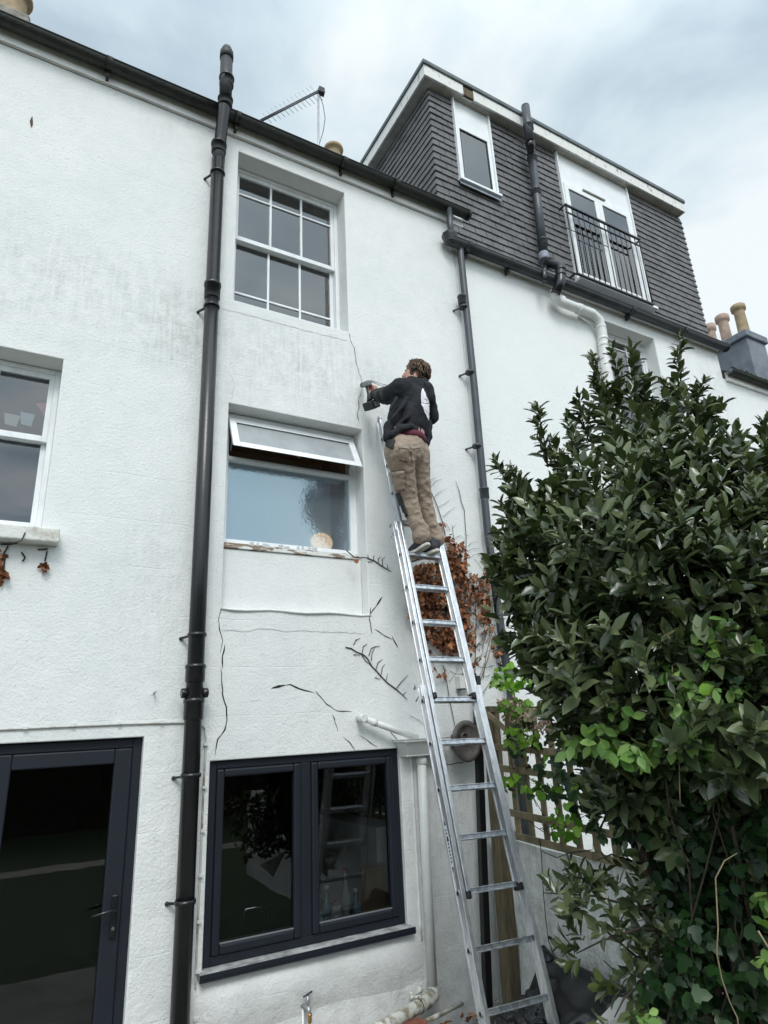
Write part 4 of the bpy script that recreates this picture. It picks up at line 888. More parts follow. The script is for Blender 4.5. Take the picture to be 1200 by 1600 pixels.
# ------------------------------------------------------------------ person
def blob(parts, name, m, parent, voxel=.011, smooth=6, disp=None):
    """limbs given as (points, radii) chains fused into one continuous skin by a voxel remesh"""
    mb = MB()
    for (pts, rs) in parts:
        pts = [Vector(p) for p in pts]
        for i in range(len(pts)):
            sc = (1, 1, 1); mb.sphere(pts[i], rs[i], 16, 10)
            if i < len(pts) - 1: mb.tube([pts[i], pts[i + 1]], [rs[i], rs[i + 1]], 16)
    o = mb.build(name, m, parent)
    r = o.modifiers.new('remesh', 'REMESH'); r.mode = 'VOXEL'; r.voxel_size = voxel; r.use_smooth_shade = True
    s = o.modifiers.new('smooth', 'SMOOTH'); s.iterations = smooth; s.factor = .6
    if disp:
        tx = bpy.data.textures.new(name, 'CLOUDS'); tx.noise_scale = disp[1]; tx.noise_depth = 2
        d = o.modifiers.new('folds', 'DISPLACE'); d.texture = tx; d.strength = disp[0]; d.mid_level = .5; d.texture_coords = 'GLOBAL'
        s = o.modifiers.new('smooth2', 'SMOOTH'); s.iterations = 1; s.factor = .4
    return o
rung = lp(10, 0, .03); zr = rung.z + .02
PE = thing('person', 'person in charcoal hoodie and tan work trousers standing on the ladder, filling a crack', 'person', (rung.x, rung.y, zr))
hipL, hipR = at(624, 706, 3.80), at(650, 712, 3.88)
kneeL, kneeR = at(638, 780, 3.93), at(661, 780, 3.98)
ankL, ankR = at(659, 842, 3.93), at(681, 848, 4.00)
waist = at(636, 676, 3.86); chest = at(641, 632, 3.86)
shL, shR = at(627, 609, 3.80), at(662, 613, 3.97); neck = at(644, 600, 3.90); head = at(648, 583, 3.92)
elL, wrL = at(603, 619, 3.98), at(587, 616, 4.16); hdL = at(579, 614, 4.22)
elR = at(674, 652, 3.99); wrR = at(650, 650, 4.22)
bodyp = [([hipL, kneeL, ankL], [.07, .055, .042]), ([hipR, kneeR, ankR], [.07, .055, .042]), ([(hipL + hipR) / 2, waist, chest, neck, head], [.095, .115, .12, .055, .08]),
         ([shL, elL, wrL, hdL], [.06, .045, .03, .028]), ([shR, elR, wrR], [.06, .045, .03])]
body = blob(bodyp, 'body', 'skin', PE, .012, 3)
# legs of the trousers, seat and waist
mid = (hipL + hipR) / 2
tr = [([hipL + Vector((0, 0, .03)), hipL, hipL.lerp(kneeL, .5), kneeL, kneeL.lerp(ankL, .6), ankL + Vector((0, 0, .07)), ankL + Vector((0, 0, .02))], [.112, .120, .092, .076, .060, .068, .076]),
      ([hipR + Vector((0, 0, .03)), hipR, hipR.lerp(kneeR, .5), kneeR, kneeR.lerp(ankR, .6), ankR + Vector((0, 0, .07)), ankR + Vector((0, 0, .03))], [.110, .114, .088, .072, .058, .066, .074]),
      ([mid + Vector((0, 0, .02)), at(636, 688, 3.86)], [.132, .138])]
for (hp, kn, an) in ((hipL, kneeL, ankL), (hipR, kneeR, ankR)):     # slanting folds behind the thigh, knee and ankle
    for t, w_ in ((.22, .11), (.42, .098), (.62, .088), (.85, .080)):
        c = hp.lerp(kn, t); tr.append(([c + Vector((-w_ * .8, -.03, .02)), c + Vector((w_ * .1, -w_ * .8, -.01)), c + Vector((w_ * .8, -.02, -.035))], [.015, .024, .012]))
    for t, w_ in ((.12, .074), (.35, .066), (.6, .060), (.8, .062), (.93, .068)):
        c = kn.lerp(an, t); tr.append(([c + Vector((-w_ * .8, -.02, .02)), c + Vector((0, -w_ * .8, -.012)), c + Vector((w_ * .8, -.02, .01))], [.012, .020, .011]))
trou = blob(tr, 'trousers', 'trousers', PE, .0085, 2, (.014, .035))
wb = at(636, 689, 3.86)
mb = MB(); mb.lathe([(.142, -.024), (.150, -.014), (.150, .018), (.142, .03)], wb, (0.05, 0.05, 1), 32); mb.build('waistband', 'maroon', PE)
mb = MB(); mb.lathe([(.125, -.05), (.141, .0), (.143, .05), (.12, .10)], wb + Vector((0, 0, .012)), (0.05, 0.05, 1), 32); mb.build('shirt_tail', 'pinkband', PE)
hd = [([at(637, 664, 3.86), waist.lerp(chest, .40) + Vector((.0, 0, .02)), chest, chest.lerp((shL + shR) / 2, .75), neck - Vector((0, 0, .02))], [.160, .168, .160, .130, .085]),
      ([shL + Vector((0, 0, .0)), shL.lerp(elL, .5), elL, elL.lerp(wrL, .6), wrL], [.095, .082, .072, .055, .044]),
      ([shR, shR.lerp(elR, .5), elR, elR.lerp(wrR, .5)], [.095, .078, .066, .055]),
      ([chest.lerp(shL, .5), shL], [.125, .098]), ([chest.lerp(shR, .5), shR], [.125, .098]),
      # loose hem: hangs low at both hips, ridden up over the back
      ([at(608, 664, 3.80), at(606, 684, 3.80), at(610, 690, 3.82)], [.040, .040, .03]), ([at(611, 680, 3.74), at(622, 670, 3.72), at(640, 667, 3.725), at(653, 673, 3.75), at(662, 690, 3.82), at(666, 694, 3.88)], [.024, .026, .026, .028, .034, .03]),
      ([at(668, 662, 3.88), at(667, 682, 3.87), at(664, 695, 3.87)], [.04, .045, .035]),
      # drag folds from the armpit across the back
      ([at(612, 655, 3.74), at(628, 635, 3.725), at(640, 618, 3.74)], [.012, .020, .012]), ([at(620, 664, 3.725), at(640, 648, 3.72), at(655, 640, 3.745)], [.012, .018, .010]), ([at(610, 640, 3.75), at(620, 622, 3.75)], [.012, .018])]
hood = blob(hd, 'hoodie', 'hoodie', PE, .009, 2, (.018, .06))
hk = [([at(654, 598, 3.90), at(664, 608, 3.86), at(670, 622, 3.84), at(672, 628, 3.85)], [.070, .07, .060, .045]), ([at(640, 601, 3.86), at(655, 602, 3.83)], [.05, .06])]
blob(hk, 'hood', 'hoodie', PE, .009, 3, (.018, .05))
blob([([elL.lerp(shL, .15), elL.lerp(wrL, .4), wrL], [.077, .064, .048])], 'dusty_sleeve', 'hoodiedust', PE, .009, 2, (.014, .05))
bpy.context.view_layer.update()
def drape(target, quad, name, m, off=.004, th=.006, n=10, jag=0):
    """a patch of cloth sewn on: its grid is dropped on the garment's own surface and given thickness"""
    dg = bpy.context.evaluated_depsgraph_get(); te = target.evaluated_get(dg); inv = te.matrix_world.inverted(); vs = []; ok = []
    for i in range(n + 1):
        for j in range(n + 1):
            u_, v_ = j / n, i / n; a, b, c, d = quad
            x = (a[0] * (1 - u_) + b[0] * u_) * (1 - v_) + (d[0] * (1 - u_) + c[0] * u_) * v_; y = (a[1] * (1 - u_) + b[1] * u_) * (1 - v_) + (d[1] * (1 - u_) + c[1] * u_) * v_
            if jag: x += random.uniform(-jag, jag)
            o = inv @ CAM; dd = (inv.to_3x3() @ ray(x, y)).normalized(); h, loc, nr, _ = te.ray_cast(o, dd)
            ok.append(h); vs.append((te.matrix_world @ (loc + nr * off)) if h else Vector((0, 0, 0)))
    k = n + 1; fs = [(i * k + j, i * k + j + 1, (i + 1) * k + j + 1, (i + 1) * k + j) for i in range(n) for j in range(n)]
    fs = [f for f in fs if all(ok[q] for q in f) and max((vs[f[0]] - vs[f[2]]).length, (vs[f[1]] - vs[f[3]]).length) < .06]
    used = sorted({q for f in fs for q in f}); mp_ = {q: i for i, q in enumerate(used)}
    mb = MB(); mb.add([vs[q] for q in used], [tuple(mp_[q] for q in f) for f in fs], True); o = mb.build(name, m, PE); s_ = o.modifiers.new('solid', 'SOLIDIFY'); s_.thickness = th; s_.offset = 0; return o
drape(hood, ((658.5, 608), (661, 608), (671, 632), (657.5, 630)), 'back_print', 'print', .004, .003, 14, .5)
drape(hood, ((657.5, 630.5), (671, 632.5), (670, 657), (668, 656)), 'back_print', 'print', .004, .003, 14, .5)
drape(trou, ((624, 699), (637, 702), (637, 722), (624, 718)), 'back_pocket', 'trousers', .004)
drape(trou, ((641, 702), (654, 700), (656, 718), (643, 722)), 'back_pocket', 'trousers', .004)
drape(trou, ((623, 696), (638, 699), (638, 702), (623, 700)), 'pocket_flap', 'trouserspale', .009)
drape(trou, ((641, 699), (655, 697), (655, 700), (641, 702)), 'pocket_flap', 'trouserspale', .009)
drape(trou, ((609, 744), (632, 741), (633, 764), (613, 768)), 'cargo_pocket', 'trousers', .010, .016)
drape(trou, ((606, 738), (632, 735), (632, 740), (608, 743)), 'pocket_flap', 'trouserspale', .018, .006)
drape(trou, ((612, 771), (625, 770), (638, 806), (624, 816)), 'knee_pad', 'pad', .006, .012)
drape(trou, ((607, 688), (618, 688), (614, 702), (604, 698)), 'tool_pocket', 'hoodiedust', .008, .012)
# shoes standing on the rung: soles seen from below
def shoe(heel, toe, name):
    heel, toe = Vector(heel), Vector(toe); d = (toe - heel); L_ = d.length; d.normalize(); s = Vector((-d.y, d.x, 0)).normalized(); u = d.cross(s).normalized()
    if u.z < 0: u = -u
    outl = [(0, .0), (.01, .026), (.05, .034), (.12, .031), (.18, .042), (.23, .044), (.265, .034), (.285, .012), (.288, 0)]
    k = L_ / .288; ring = [(a * k, b) for a, b in outl] + [(a * k, -b) for a, b in outl[-2:0:-1]]
    mb = MB(); n = len(ring); vs = []
    for h in (0, .024):
        for (a, b) in ring: vs.append(heel + d * a + s * b + u * (h + (.010 * (a / L_ > .75) * (a / L_))))
    mb.add(vs, [tuple(reversed(range(n))), tuple(n + j for j in range(n))] + [(j, (j + 1) % n, n + (j + 1) % n, n + j) for j in range(n)])
    g = mb.build('shoe_sole', 'sole', PE, bevel=.005)
    up_ = [([heel + d * .045 + u * .055, heel + d * .12 * k + u * .05, heel + d * .20 * k + u * .035, heel + d * .25 * k + u * .03], [.040, .040, .034, .026]), ([heel + d * .045 + u * .05, heel + d * .05 + u * .10], [.038, .042])]
    blob(up_, 'shoe', 'shoe', PE, .008, 2)
hl = at(672, 851, 3.86); tl_ = at(634, 870, 4.09); tl_.z = hl.z - .075; tl_ = hl + (tl_ - hl).normalized() * .285
hr = at(688, 861, 3.90); tr_ = hr + (Vector((-.55, .83, -.22))).normalized() * .28
shoe(hl, tl_, 'l'); shoe(hr, tr_, 'r')
blob([([ankL + Vector((0, 0, .02)), hl + Vector((0, .06, .06))], [.045, .04])], 'sock', 'sock', PE, .009, 1)
blob([([ankR + Vector((0, 0, .02)), hr + Vector((0, .06, .06))], [.045, .04])], 'sock', 'sock', PE, .009, 1)
# head: face sliver and ear; curly hair as many locks over a cap
hx = head
fdir = Vector((-.75, .62, .10)).normalized(); side = Vector((0, 0, 1)).cross(fdir).normalized()   # side = person's left
face = blob([([hx - fdir * .01, hx + fdir * .035 - Vector((0, 0, .03))], [.082, .062]), ([hx + fdir * .075 + Vector((0, 0, -.005)), hx + fdir * .10 - Vector((0, 0, .025))], [.022, .014]), ([hx + fdir * .055 - Vector((0, 0, .085)), hx + fdir * .07 - Vector((0, 0, .08))], [.03, .022]),
      ([hx - fdir * .01 + side * .083 - Vector((0, 0, .015)), hx - fdir * .02 + side * .09 + Vector((0, 0, .02))], [.012, .015])], 'face', 'skin', PE, .007, 2)
mb = MB()
for s_ in (-1, 1): mb.sphere(hx + fdir * .070 + side * .030 * s_ + Vector((0, 0, .010)), .009, 8, 6)
mb.build('eyes', 'sock', PE)
MB().tube([hx + fdir * .094 + side * .022 - Vector((0, 0, .058)), hx + fdir * .099 - Vector((0, 0, .06)), hx + fdir * .094 - side * .022 - Vector((0, 0, .058))], [.004, .007, .004], 6).build('mouth', 'maroon', PE)
hm = MB(); hm.sphere(hx - fdir * .022 + Vector((0, 0, .022)), .094, 20, 14)
rr_ = random.Random(3)
for i in range(430):
    d = Vector((rr_.gauss(0, 1), rr_.gauss(0, 1), rr_.gauss(.15, .8))).normalized()
    if d.dot(fdir) > .45 and d.z < .75: continue
    if d.z < -.62: continue
    b0_ = hx - fdir * .022 + Vector((0, 0, .022)) + d * .086
    t = d.cross(Vector((rr_.gauss(0, 1), rr_.gauss(0, 1), rr_.gauss(0, 1)))).normalized(); dn = Vector((0, 0, -1)); q = [b0_]
    st_ = .020
    for k in range(4):
        dirv = (t * math.cos(k * 1.1) * .9 + d * (.55 - .25 * k) + dn * (.25 + .25 * k)).normalized(); q.append(q[-1] + dirv * st_)
    hm.tube(q, [.0075, .008, .007, .005, .002], 5)
hm.build('hair', 'hair', PE)
# left hand wrapped round the grip: palm, four fingers, thumb
gun = at(578, 611, 4.22)
gdir = Vector((-.35, .93, .10)).normalized()      # barrel towards the wall
gup = Vector((-.25, -.12, 1)).normalized(); gs = gdir.cross(gup).normalized()
palm = gun + Vector((.035, -.03, .0))
hp_ = [([wrL, palm + (wrL - palm) * .35], [.027, .030]), ([palm + gup * .02, palm - gup * .022], [.025, .024])]
for i in range(4):
    o_ = gup * (.030 - .020 * i); l_ = (.9, 1.0, .95, .8)[i]
    a_ = palm + o_ + gdir * .012; hp_.append(([a_, a_ + gdir * .028 * l_ - gs * .012, a_ + gdir * .034 * l_ - gs * .036, a_ + gdir * .016 * l_ - gs * .048], [.0105, .0095, .009, .0075]))
hp_.append(([palm + gup * .03 - gdir * .004, palm + gup * .045 + gdir * .012 - gs * .012, palm + gup * .046 + gdir * .034 - gs * .022], [.013, .011, .009]))
blob(hp_, 'hand', 'skin', PE, .0045, 1)
# cordless caulking gun
CG = thing('cordless_caulking_gun', 'cordless caulking gun with dark battery held against the wall crack', 'caulking gun', gun)
grip = gun - gs * .02
bc = at(580, 633, 4.19) ; bdn = (-gup + Vector((.35, 0, 0))); bdn = (bdn - gdir * bdn.dot(gdir)).normalized()
MB().tube([grip + gup * .05, grip - gup * .03, bc - bdn * .03], [.019, .018, .028], 12).build('grip', 'tooldark', CG)
mb = MB(); mb.beam(grip + gup * .062 - gdir * .04, grip + gup * .062 + gdir * .04, .045, .05, gup); mb.build('motor_housing', 'toolgrey', CG, bevel=.012, seg=3)
mb = MB(); a_ = grip + gup * .066 + gdir * .05; tip = at(586, 600, YW - .01); wallp = at(566, 602, YW - .004)
mb.tube([a_, a_ + (wallp - a_) * .72], .023, 14); mb.build('cartridge_holder', 'toolgrey', CG)
MB().tube([a_ + (wallp - a_) * .72, wallp], [.012, .004], 10).build('nozzle', 'toolgrey', CG)
rb = grip + gup * .066 - gdir * .05; r_end = at(607, 606, 4.06); MB().tube([rb, r_end], .004, 6).tube([rb + gup * .012, r_end + gup * .02], .004, 6).tube([r_end, r_end + gup * .02], .005, 6).build('plunger_rod', 'steel', CG)
mb = MB(); mb.beam(bc - gdir * .06, bc + gdir * .055, .10, .072, bdn); bt = mb.build('battery', 'tooldark', CG, bevel=.010, seg=2)
mb = MB(); mb.beam(bc - gdir * .0605 , bc - gdir * .063, .060, .045, bdn); mb.build('battery_label', 'label', CG)
mb = MB(); mb.beam(bc + bdn * .0375 - gdir * .03, bc + bdn * .0375 + gdir * .03, .055, .003, bdn); mb.build('battery_label', 'label', CG)

# ------------------------------------------------------------------ leaves
def leaf_mesh(pos, d, nrm, ln, wd, name, m, parent=None, curl=.15, lobed=False):
    """one folded leaf per row: vectorised"""
    pos = np.asarray(pos, float); d = np.asarray(d, float); nrm = np.asarray(nrm, float); n = len(pos)
    d /= np.linalg.norm(d, axis=1)[:, None] + 1e-9
    s = np.cross(d, nrm); s /= np.linalg.norm(s, axis=1)[:, None] + 1e-9; u = np.cross(s, d)
    ln = np.asarray(ln)[:, None]; wd = np.asarray(wd)[:, None]
    if lobed: tpl = [(0, 0, 0), (.12, .42, .03), (.38, .50, .06), (.45, .30, .03), (.72, .30, .03), (1.0, 0, -.10), (.72, -.30, .03), (.45, -.30, .03), (.38, -.50, .06), (.12, -.42, .03), (.45, 0, 0)]; faces = [(10, 0, 1), (10, 1, 2), (10, 2, 3), (10, 3, 4), (10, 4, 5), (10, 5, 6), (10, 6, 7), (10, 7, 8), (10, 8, 9), (10, 9, 0)]
    else: tpl = [(0, 0, 0), (.22, .32, .05), (.52, .48, .05), (.82, .26, .0), (1, 0, -curl), (.82, -.26, .0), (.52, -.48, .05), (.22, -.32, .05), (.30, 0, -.02), (.66, 0, -.05)]; faces = [(0, 8, 1), (0, 7, 8), (8, 9, 2, 1), (7, 6, 9, 8), (9, 3, 2), (6, 5, 9), (9, 4, 3), (5, 4, 9)]
    k = len(tpl); V = np.empty((n, k, 3))
    cv = (rng.random((n, 1)) * .8 + .5)
    for i, (a, b, c) in enumerate(tpl): V[:, i, :] = pos + d * (a * ln) + s * (b * wd) + u * (c * ln * cv)
    me = bpy.data.meshes.new(name); me.vertices.add(n * k); me.vertices.foreach_set('co', V.reshape(-1).astype(np.float32))
    li = []; ls = []; c = 0
    fl = np.array([i for f in faces for i in f]); sizes = [len(f) for f in faces]
    loops = (fl[None, :] + (np.arange(n) * k)[:, None]).reshape(-1); starts = np.concatenate([[0], np.cumsum(np.tile(sizes, n))[:-1]])
    me.loops.add(len(loops)); me.loops.foreach_set('vertex_index', loops.astype(np.int32)); me.polygons.add(len(faces) * n); me.polygons.foreach_set('loop_start', starts.astype(np.int32))
    me.update(calc_edges=True); me.validate(); me.polygons.foreach_set('use_smooth', np.ones(len(me.polygons), bool)); me.materials.append(M[m])
    if parent is not None and WL.get(parent) is not None: me.transform(Matrix.Translation(-WL[parent]))
    o = bpy.data.objects.new(name, me); COL.objects.link(o)
    if parent is not None: o.parent = parent; WL[o] = WL.get(parent)
    return o
def rdirs(n): v = rng.normal(size=(n, 3)); return v / np.linalg.norm(v, axis=1)[:, None]

# ---- big evergreen shrub
SH = thing('evergreen_shrub', 'large dark glossy evergreen shrub filling the right side', 'shrub', (3.0, 1.6, 0))
def lobe(px, py, D, rpx, flat=.9): c = atD(px, py, D); return (np.array(c), rpx / F * D, flat)
lobes = [lobe(1000, 790, 3.15, 120), lobe(1000, 900, 2.9, 170), lobe(865, 880, 3.1, 85), lobe(835, 800, 3.2, 40), lobe(965, 675, 3.4, 50), lobe(1065, 670, 3.4, 45), lobe(1110, 790, 2.95, 105), lobe(1185, 760, 2.9, 60), lobe(880, 990, 2.9, 88), lobe(830, 930, 3.05, 50),
         lobe(960, 1050, 2.65, 115), lobe(1090, 960, 2.6, 130), lobe(1180, 900, 2.6, 110), lobe(1110, 1110, 2.45, 130), lobe(1190, 1130, 2.4, 130), lobe(890, 1060, 2.75, 50), lobe(1000, 1160, 2.6, 70), lobe(1190, 1330, 2.75, 95), lobe(1210, 1480, 2.8, 100), lobe(1120, 1560, 2.8, 80), lobe(1110, 1240, 2.8, 90), lobe(965, 1200, 2.9, 45), lobe(1035, 1280, 2.85, 50), lobe(930, 1150, 2.8, 40), lobe(1000, 1235, 2.7, 62), lobe(1075, 1205, 2.6, 66), lobe(1145, 1235, 2.6, 60), lobe(1060, 1290, 2.7, 55), lobe(1130, 1300, 2.7, 55), lobe(1270, 1000, 2.7, 200), lobe(1280, 1350, 2.7, 160), lobe(1090, 1430, 2.95, 70)]
shoots = []   # (pos, dir, length, size)
for (c, r, fl) in lobes:
    n = int((34 if c[2] > 3.75 else 60 if c[2] > 2.9 else 108) * (r / .3) ** 2) + 8
    d = rdirs(n); d[:, 2] = d[:, 2] * .9 + .12
    rad = r * (0.45 + 0.62 * rng.random(n) ** .55)
    p = c + d * rad[:, None]
    out_ = d + np.array([0, 0, .75]) + rng.normal(size=(n, 3)) * .35
    for i in range(n): shoots.append((p[i], out_[i] / np.linalg.norm(out_[i]), .10 + .06 * rng.random(), 1.0))
spires = [((840, 640), (856, 730), 3.3), ((885, 655), (905, 730), 3.35), ((925, 560), (950, 650), 3.5), ((958, 548), (972, 640), 3.5), ((985, 545), (992, 640), 3.45), ((1010, 590), (1005, 660), 3.45), ((1062, 530), (1062, 640), 3.4), ((1040, 600), (1050, 670), 3.4), ((1095, 600), (1085, 680), 3.35), ((1195, 660), (1185, 720), 2.9), ((1130, 670), (1125, 720), 3.1), ((1150, 690), (1150, 740), 3.0),
          ((777, 722), (808, 790), 3.2), ((782, 790), (815, 850), 3.15), ((778, 850), (815, 900), 3.1), ((800, 735), (830, 790), 3.2), ((940, 600), (955, 680), 3.45), ((1110, 640), (1100, 700), 3.3), ((866, 690), (880, 740), 3.3), ((790, 1000), (835, 1030), 3.0), ((795, 940), (830, 960), 3.0), ((905, 620), (920, 690), 3.45)]
twigs = []
for (tp_, bs_, D) in spires:
    a_ = np.array(atD(*bs_, D)); b_ = np.array(atD(*tp_, D)); twigs.append((a_, b_))
    L_ = np.linalg.norm(b_ - a_); dd = (b_ - a_) / L_; n = int(L_ / .055) + 2
    for i in range(n):
        t = (i + .5) / n; q = a_ + (b_ - a_) * t; s = rdirs(1)[0]
        sd_ = dd * .9 + s * .8 * (1 - t * .6); shoots.append((q, sd_ / np.linalg.norm(sd_), .05 + .05 * (1 - t), .85 - .15 * t))
# low branch reaching left over the garden wall
br = [((1110, 1400), (1000, 1420), (930, 1400), (850, 1395), 2.55), ((1110, 1450), (1000, 1500), (930, 1440), (870, 1400), 2.5), ((1090, 1500), (1010, 1530), (975, 1560), (960, 1590), 2.45), ((1040, 1360), (985, 1345), (955, 1335), (930, 1345), 2.7), ((1080, 1460), (1000, 1450), (940, 1470), (900, 1490), 2.5), ((1090, 1400), (980, 1390), (920, 1375), (880, 1365), 2.6)]
lowtw = []
for (a1_, b1_, c1_, d1_, D) in br:
    P = [np.array(atD(*q, D + k)) for q, k in zip((a1_, b1_, c1_, d1_), (.15, .05, 0, 0))]; lowtw.append(P)
    for s0 in range(3):
        for i in range((5, 3, 4)[s0] if D != 2.7 else 1):
            t = rng.random(); q = P[s0] * (1 - t) + P[s0 + 1] * t; dd = (P[s0 + 1] - P[s0]); dd /= np.linalg.norm(dd); s = rdirs(1)[0]
            v = dd * .6 + s * .8 + np.array([0, 0, .4]); shoots.append((q + s * .05, v / np.linalg.norm(v), .07, .82))
def shoots_to_leaves(shoots, per, L0, W0):
    P = []; Dr = []; Nn = []; Ln = []; Wd = []
    for (p, d, sl, sz) in shoots:
        a = np.cross(d, [0.3, .2, 1.0]); a /= np.linalg.norm(a); b = np.cross(d, a); k = per + int(rng.integers(-2, 3)); ph = rng.random() * 6.28
        for i in range(k):
            t = (i + .3) / k; ang_ = ph + i * 2.4; rdv = a * math.cos(ang_) + b * math.sin(ang_); el = 1.15 - .75 * t
            v = rdv * math.sin(el) + d * math.cos(el); v = v + rng.normal(size=3) * .14
            P.append(p + d * sl * (t - .3)); Dr.append(v); Nn.append(d * math.sin(el) - rdv * math.cos(el) + rng.normal(size=3) * .15 + np.array([0, 0, .25]))
            l_ = L0 * sz * (.55 + .75 * rng.random()) * (1 - .35 * t * t); Ln.append(l_); Wd.append(l_ * W0 * (.85 + .3 * rng.random()))
    return P, Dr, Nn, Ln, Wd
leaf_mesh(*shoots_to_leaves(shoots, 8, .099, .47), 'foliage', 'leaf', SH, .14)
# pale young shoot tips
tips = [s for s in shoots if rng.random() < .09 or s[3] < .8]
tips = [(p + d * sl * .7, d, .03, .42) for (p, d, sl, sz) in tips if rng.random() < .8]
leaf_mesh(*shoots_to_leaves(tips, 5, .082, .34), 'young_shoots', 'leafnew', SH, .05)
mb = MB(); base = Vector((3.05, 1.45, 0)); tks = []
base = atD(1150, 1600, 2.75); base.z = 0
for (c, r, fl) in lobes[:22]:
    c = Vector(c); m1 = base.lerp(c, .45) + Vector((random.uniform(-.08, .08), random.uniform(-.08, .08), .12)); m0 = base + (m1 - base) * .4 + Vector((0, 0, .1))
    mb.tube([base + Vector((random.uniform(-.05, .05), random.uniform(-.05, .05), 0)), m0, m1, c], [.022, .018, .012, .005], 7)
mb.build('trunk', 'bark', SH)
mb = MB()
for (a_, b_) in twigs: mb.tube([a_, (a_ + b_) / 2 + rng.normal(size=3) * .006, b_], [.005, .004, .002], 5)
for P in lowtw: mb.tube(P, [.009, .006, .004, .002], 5)
for (c, r, fl) in lobes:
    for i in range(int(26 * r / .3)):
        d = rdirs(1)[0]; d[2] = abs(d[2]) * .8; q = c + d * r * (.75 + .35 * rng.random()); mb.tube([c + d * r * .2, (c + q) / 2 + rng.normal(size=3) * .02, q], [.006, .004, .002], 4)
mb.build('twigs', 'bark', SH)

# ---- ivy and lime climber through the shrub
IV = thing('ivy', 'dark lobed ivy covering the lower right of the shrub', 'ivy', (2.9, 1.2, 0))
def cloud(specs, L0, W0, name, m, parent, lobed, toward=.8, curl=.1, dense=1.0):
    P = []; Dr = []; Nn = []; Ln = []; Wd = []
    for (px, py, D, rx, ry, n) in specs:
        for i in range(int(n * dense)):
            a = rng.random() * 6.283; q = math.sqrt(rng.random()); c = np.array(atD(px + math.cos(a) * q * rx, py + math.sin(a) * q * ry, D + rng.normal() * .06))
            P.append(c); v = rng.normal(size=3) * .6 + np.array([0, 0, -.5]); Dr.append(v); tc_ = np.array(CAM) - c; tc_ /= np.linalg.norm(tc_)
            Nn.append(tc_ * toward + rng.normal(size=3) * .5 + np.array([0, 0, .4])); l_ = L0 * (.65 + .7 * rng.random()); Ln.append(l_); Wd.append(l_ * W0)
    return leaf_mesh(P, Dr, Nn, Ln, Wd, name, m, parent, curl, lobed)
cloud([(1130, 1250, 2.6, 80, 70, 150), (1170, 1420, 2.5, 50, 110, 170), (1080, 1370, 2.6, 50, 70, 150), (1060, 1230, 2.7, 70, 50, 110), (1150, 1560, 2.5, 80, 50, 130), (1080, 1500, 2.5, 40, 70, 170), (1140, 1060, 2.36, 60, 60, 60), (1030, 1560, 2.5, 40, 50, 60), (1195, 1290, 2.4, 30, 60, 50), (1060, 1300, 2.7, 60, 60, 130), (1000, 1240, 2.8, 60, 70, 220), (1060, 1200, 2.75, 70, 40, 160), (1120, 1330, 2.7, 60, 80, 160)], .056, .85, 'foliage', 'ivy', IV, True)
mb = MB()
for px in (1060, 1100, 1135, 1170, 1195):
    pts = [np.array(atD(px + 25 * math.sin(k * 1.3 + px), 1180 + 90 * k, 2.45)) for k in range(6)]; mb.tube(pts, .004, 5)
mb.build('stems', 'bark', IV)
LM = thing('climber', 'bright lime green climber leaves scattered over the front of the shrub', 'climber', (2.6, 1.6, 0))
limeP = [(1110, 975, 2.38, 28, 14, 12), (1105, 1020, 2.34, 28, 18, 14), (1090, 1075, 2.32, 34, 14, 14), (1130, 985, 2.36, 22, 8, 5), (970, 1115, 2.45, 20, 10, 8), (925, 1135, 2.5, 22, 8, 8), (985, 1175, 2.4, 45, 12, 28), (1065, 1160, 2.35, 40, 22, 28), (895, 1165, 2.55, 14, 12, 9), (1060, 1110, 2.35, 14, 30, 12), (895, 995, 2.7, 16, 14, 8), (910, 965, 2.75, 8, 6, 3), (1180, 1000, 2.3, 14, 10, 4), (1110, 1170, 2.3, 22, 14, 10), (1190, 1400, 2.4, 10, 20, 6), (1190, 1120, 2.25, 12, 16, 4), (1192, 1500, 2.4, 10, 20, 4), (1005, 1590, 2.4, 25, 8, 9), (1192, 1440, 2.4, 6, 8, 2), (1040, 1050, 2.4, 30, 20, 8), (1150, 1090, 2.3, 25, 25, 9), (950, 1160, 2.5, 30, 20, 9)]
cloud(limeP, .058, .60, 'foliage', 'lime', LM, False, 1.1, .1, 2.0)
pts = [np.array(atD(*q, 2.33)) for q in ((1050, 1040), (1055, 1100), (1061, 1160), (1062, 1230), (1063, 1255))]
MB().tube(pts, .0022, 5).build('hanging_stem', 'stempale', LM)
VS = thing('bare_vine', 'long pale bare vine stem hanging down the lower right', 'vine', atD(1120, 1400, 2.2))
pts = [np.array(atD(*q, 2.2)) for q in ((1152, 1333), (1132, 1345), (1118, 1372), (1120, 1410), (1122, 1450), (1120, 1490), (1128, 1530), (1140, 1565), (1152, 1590), (1156, 1620))]
MB().tube(pts, [.001, .002, .0026, .0024, .0024, .0024, .0024, .0024, .0024, .0024], 6).tube([np.array(atD(*q, 2.2)) for q in ((1185, 1455), (1200, 1480), (1220, 1500))], .003, 5).build('stem', 'stempale', VS)

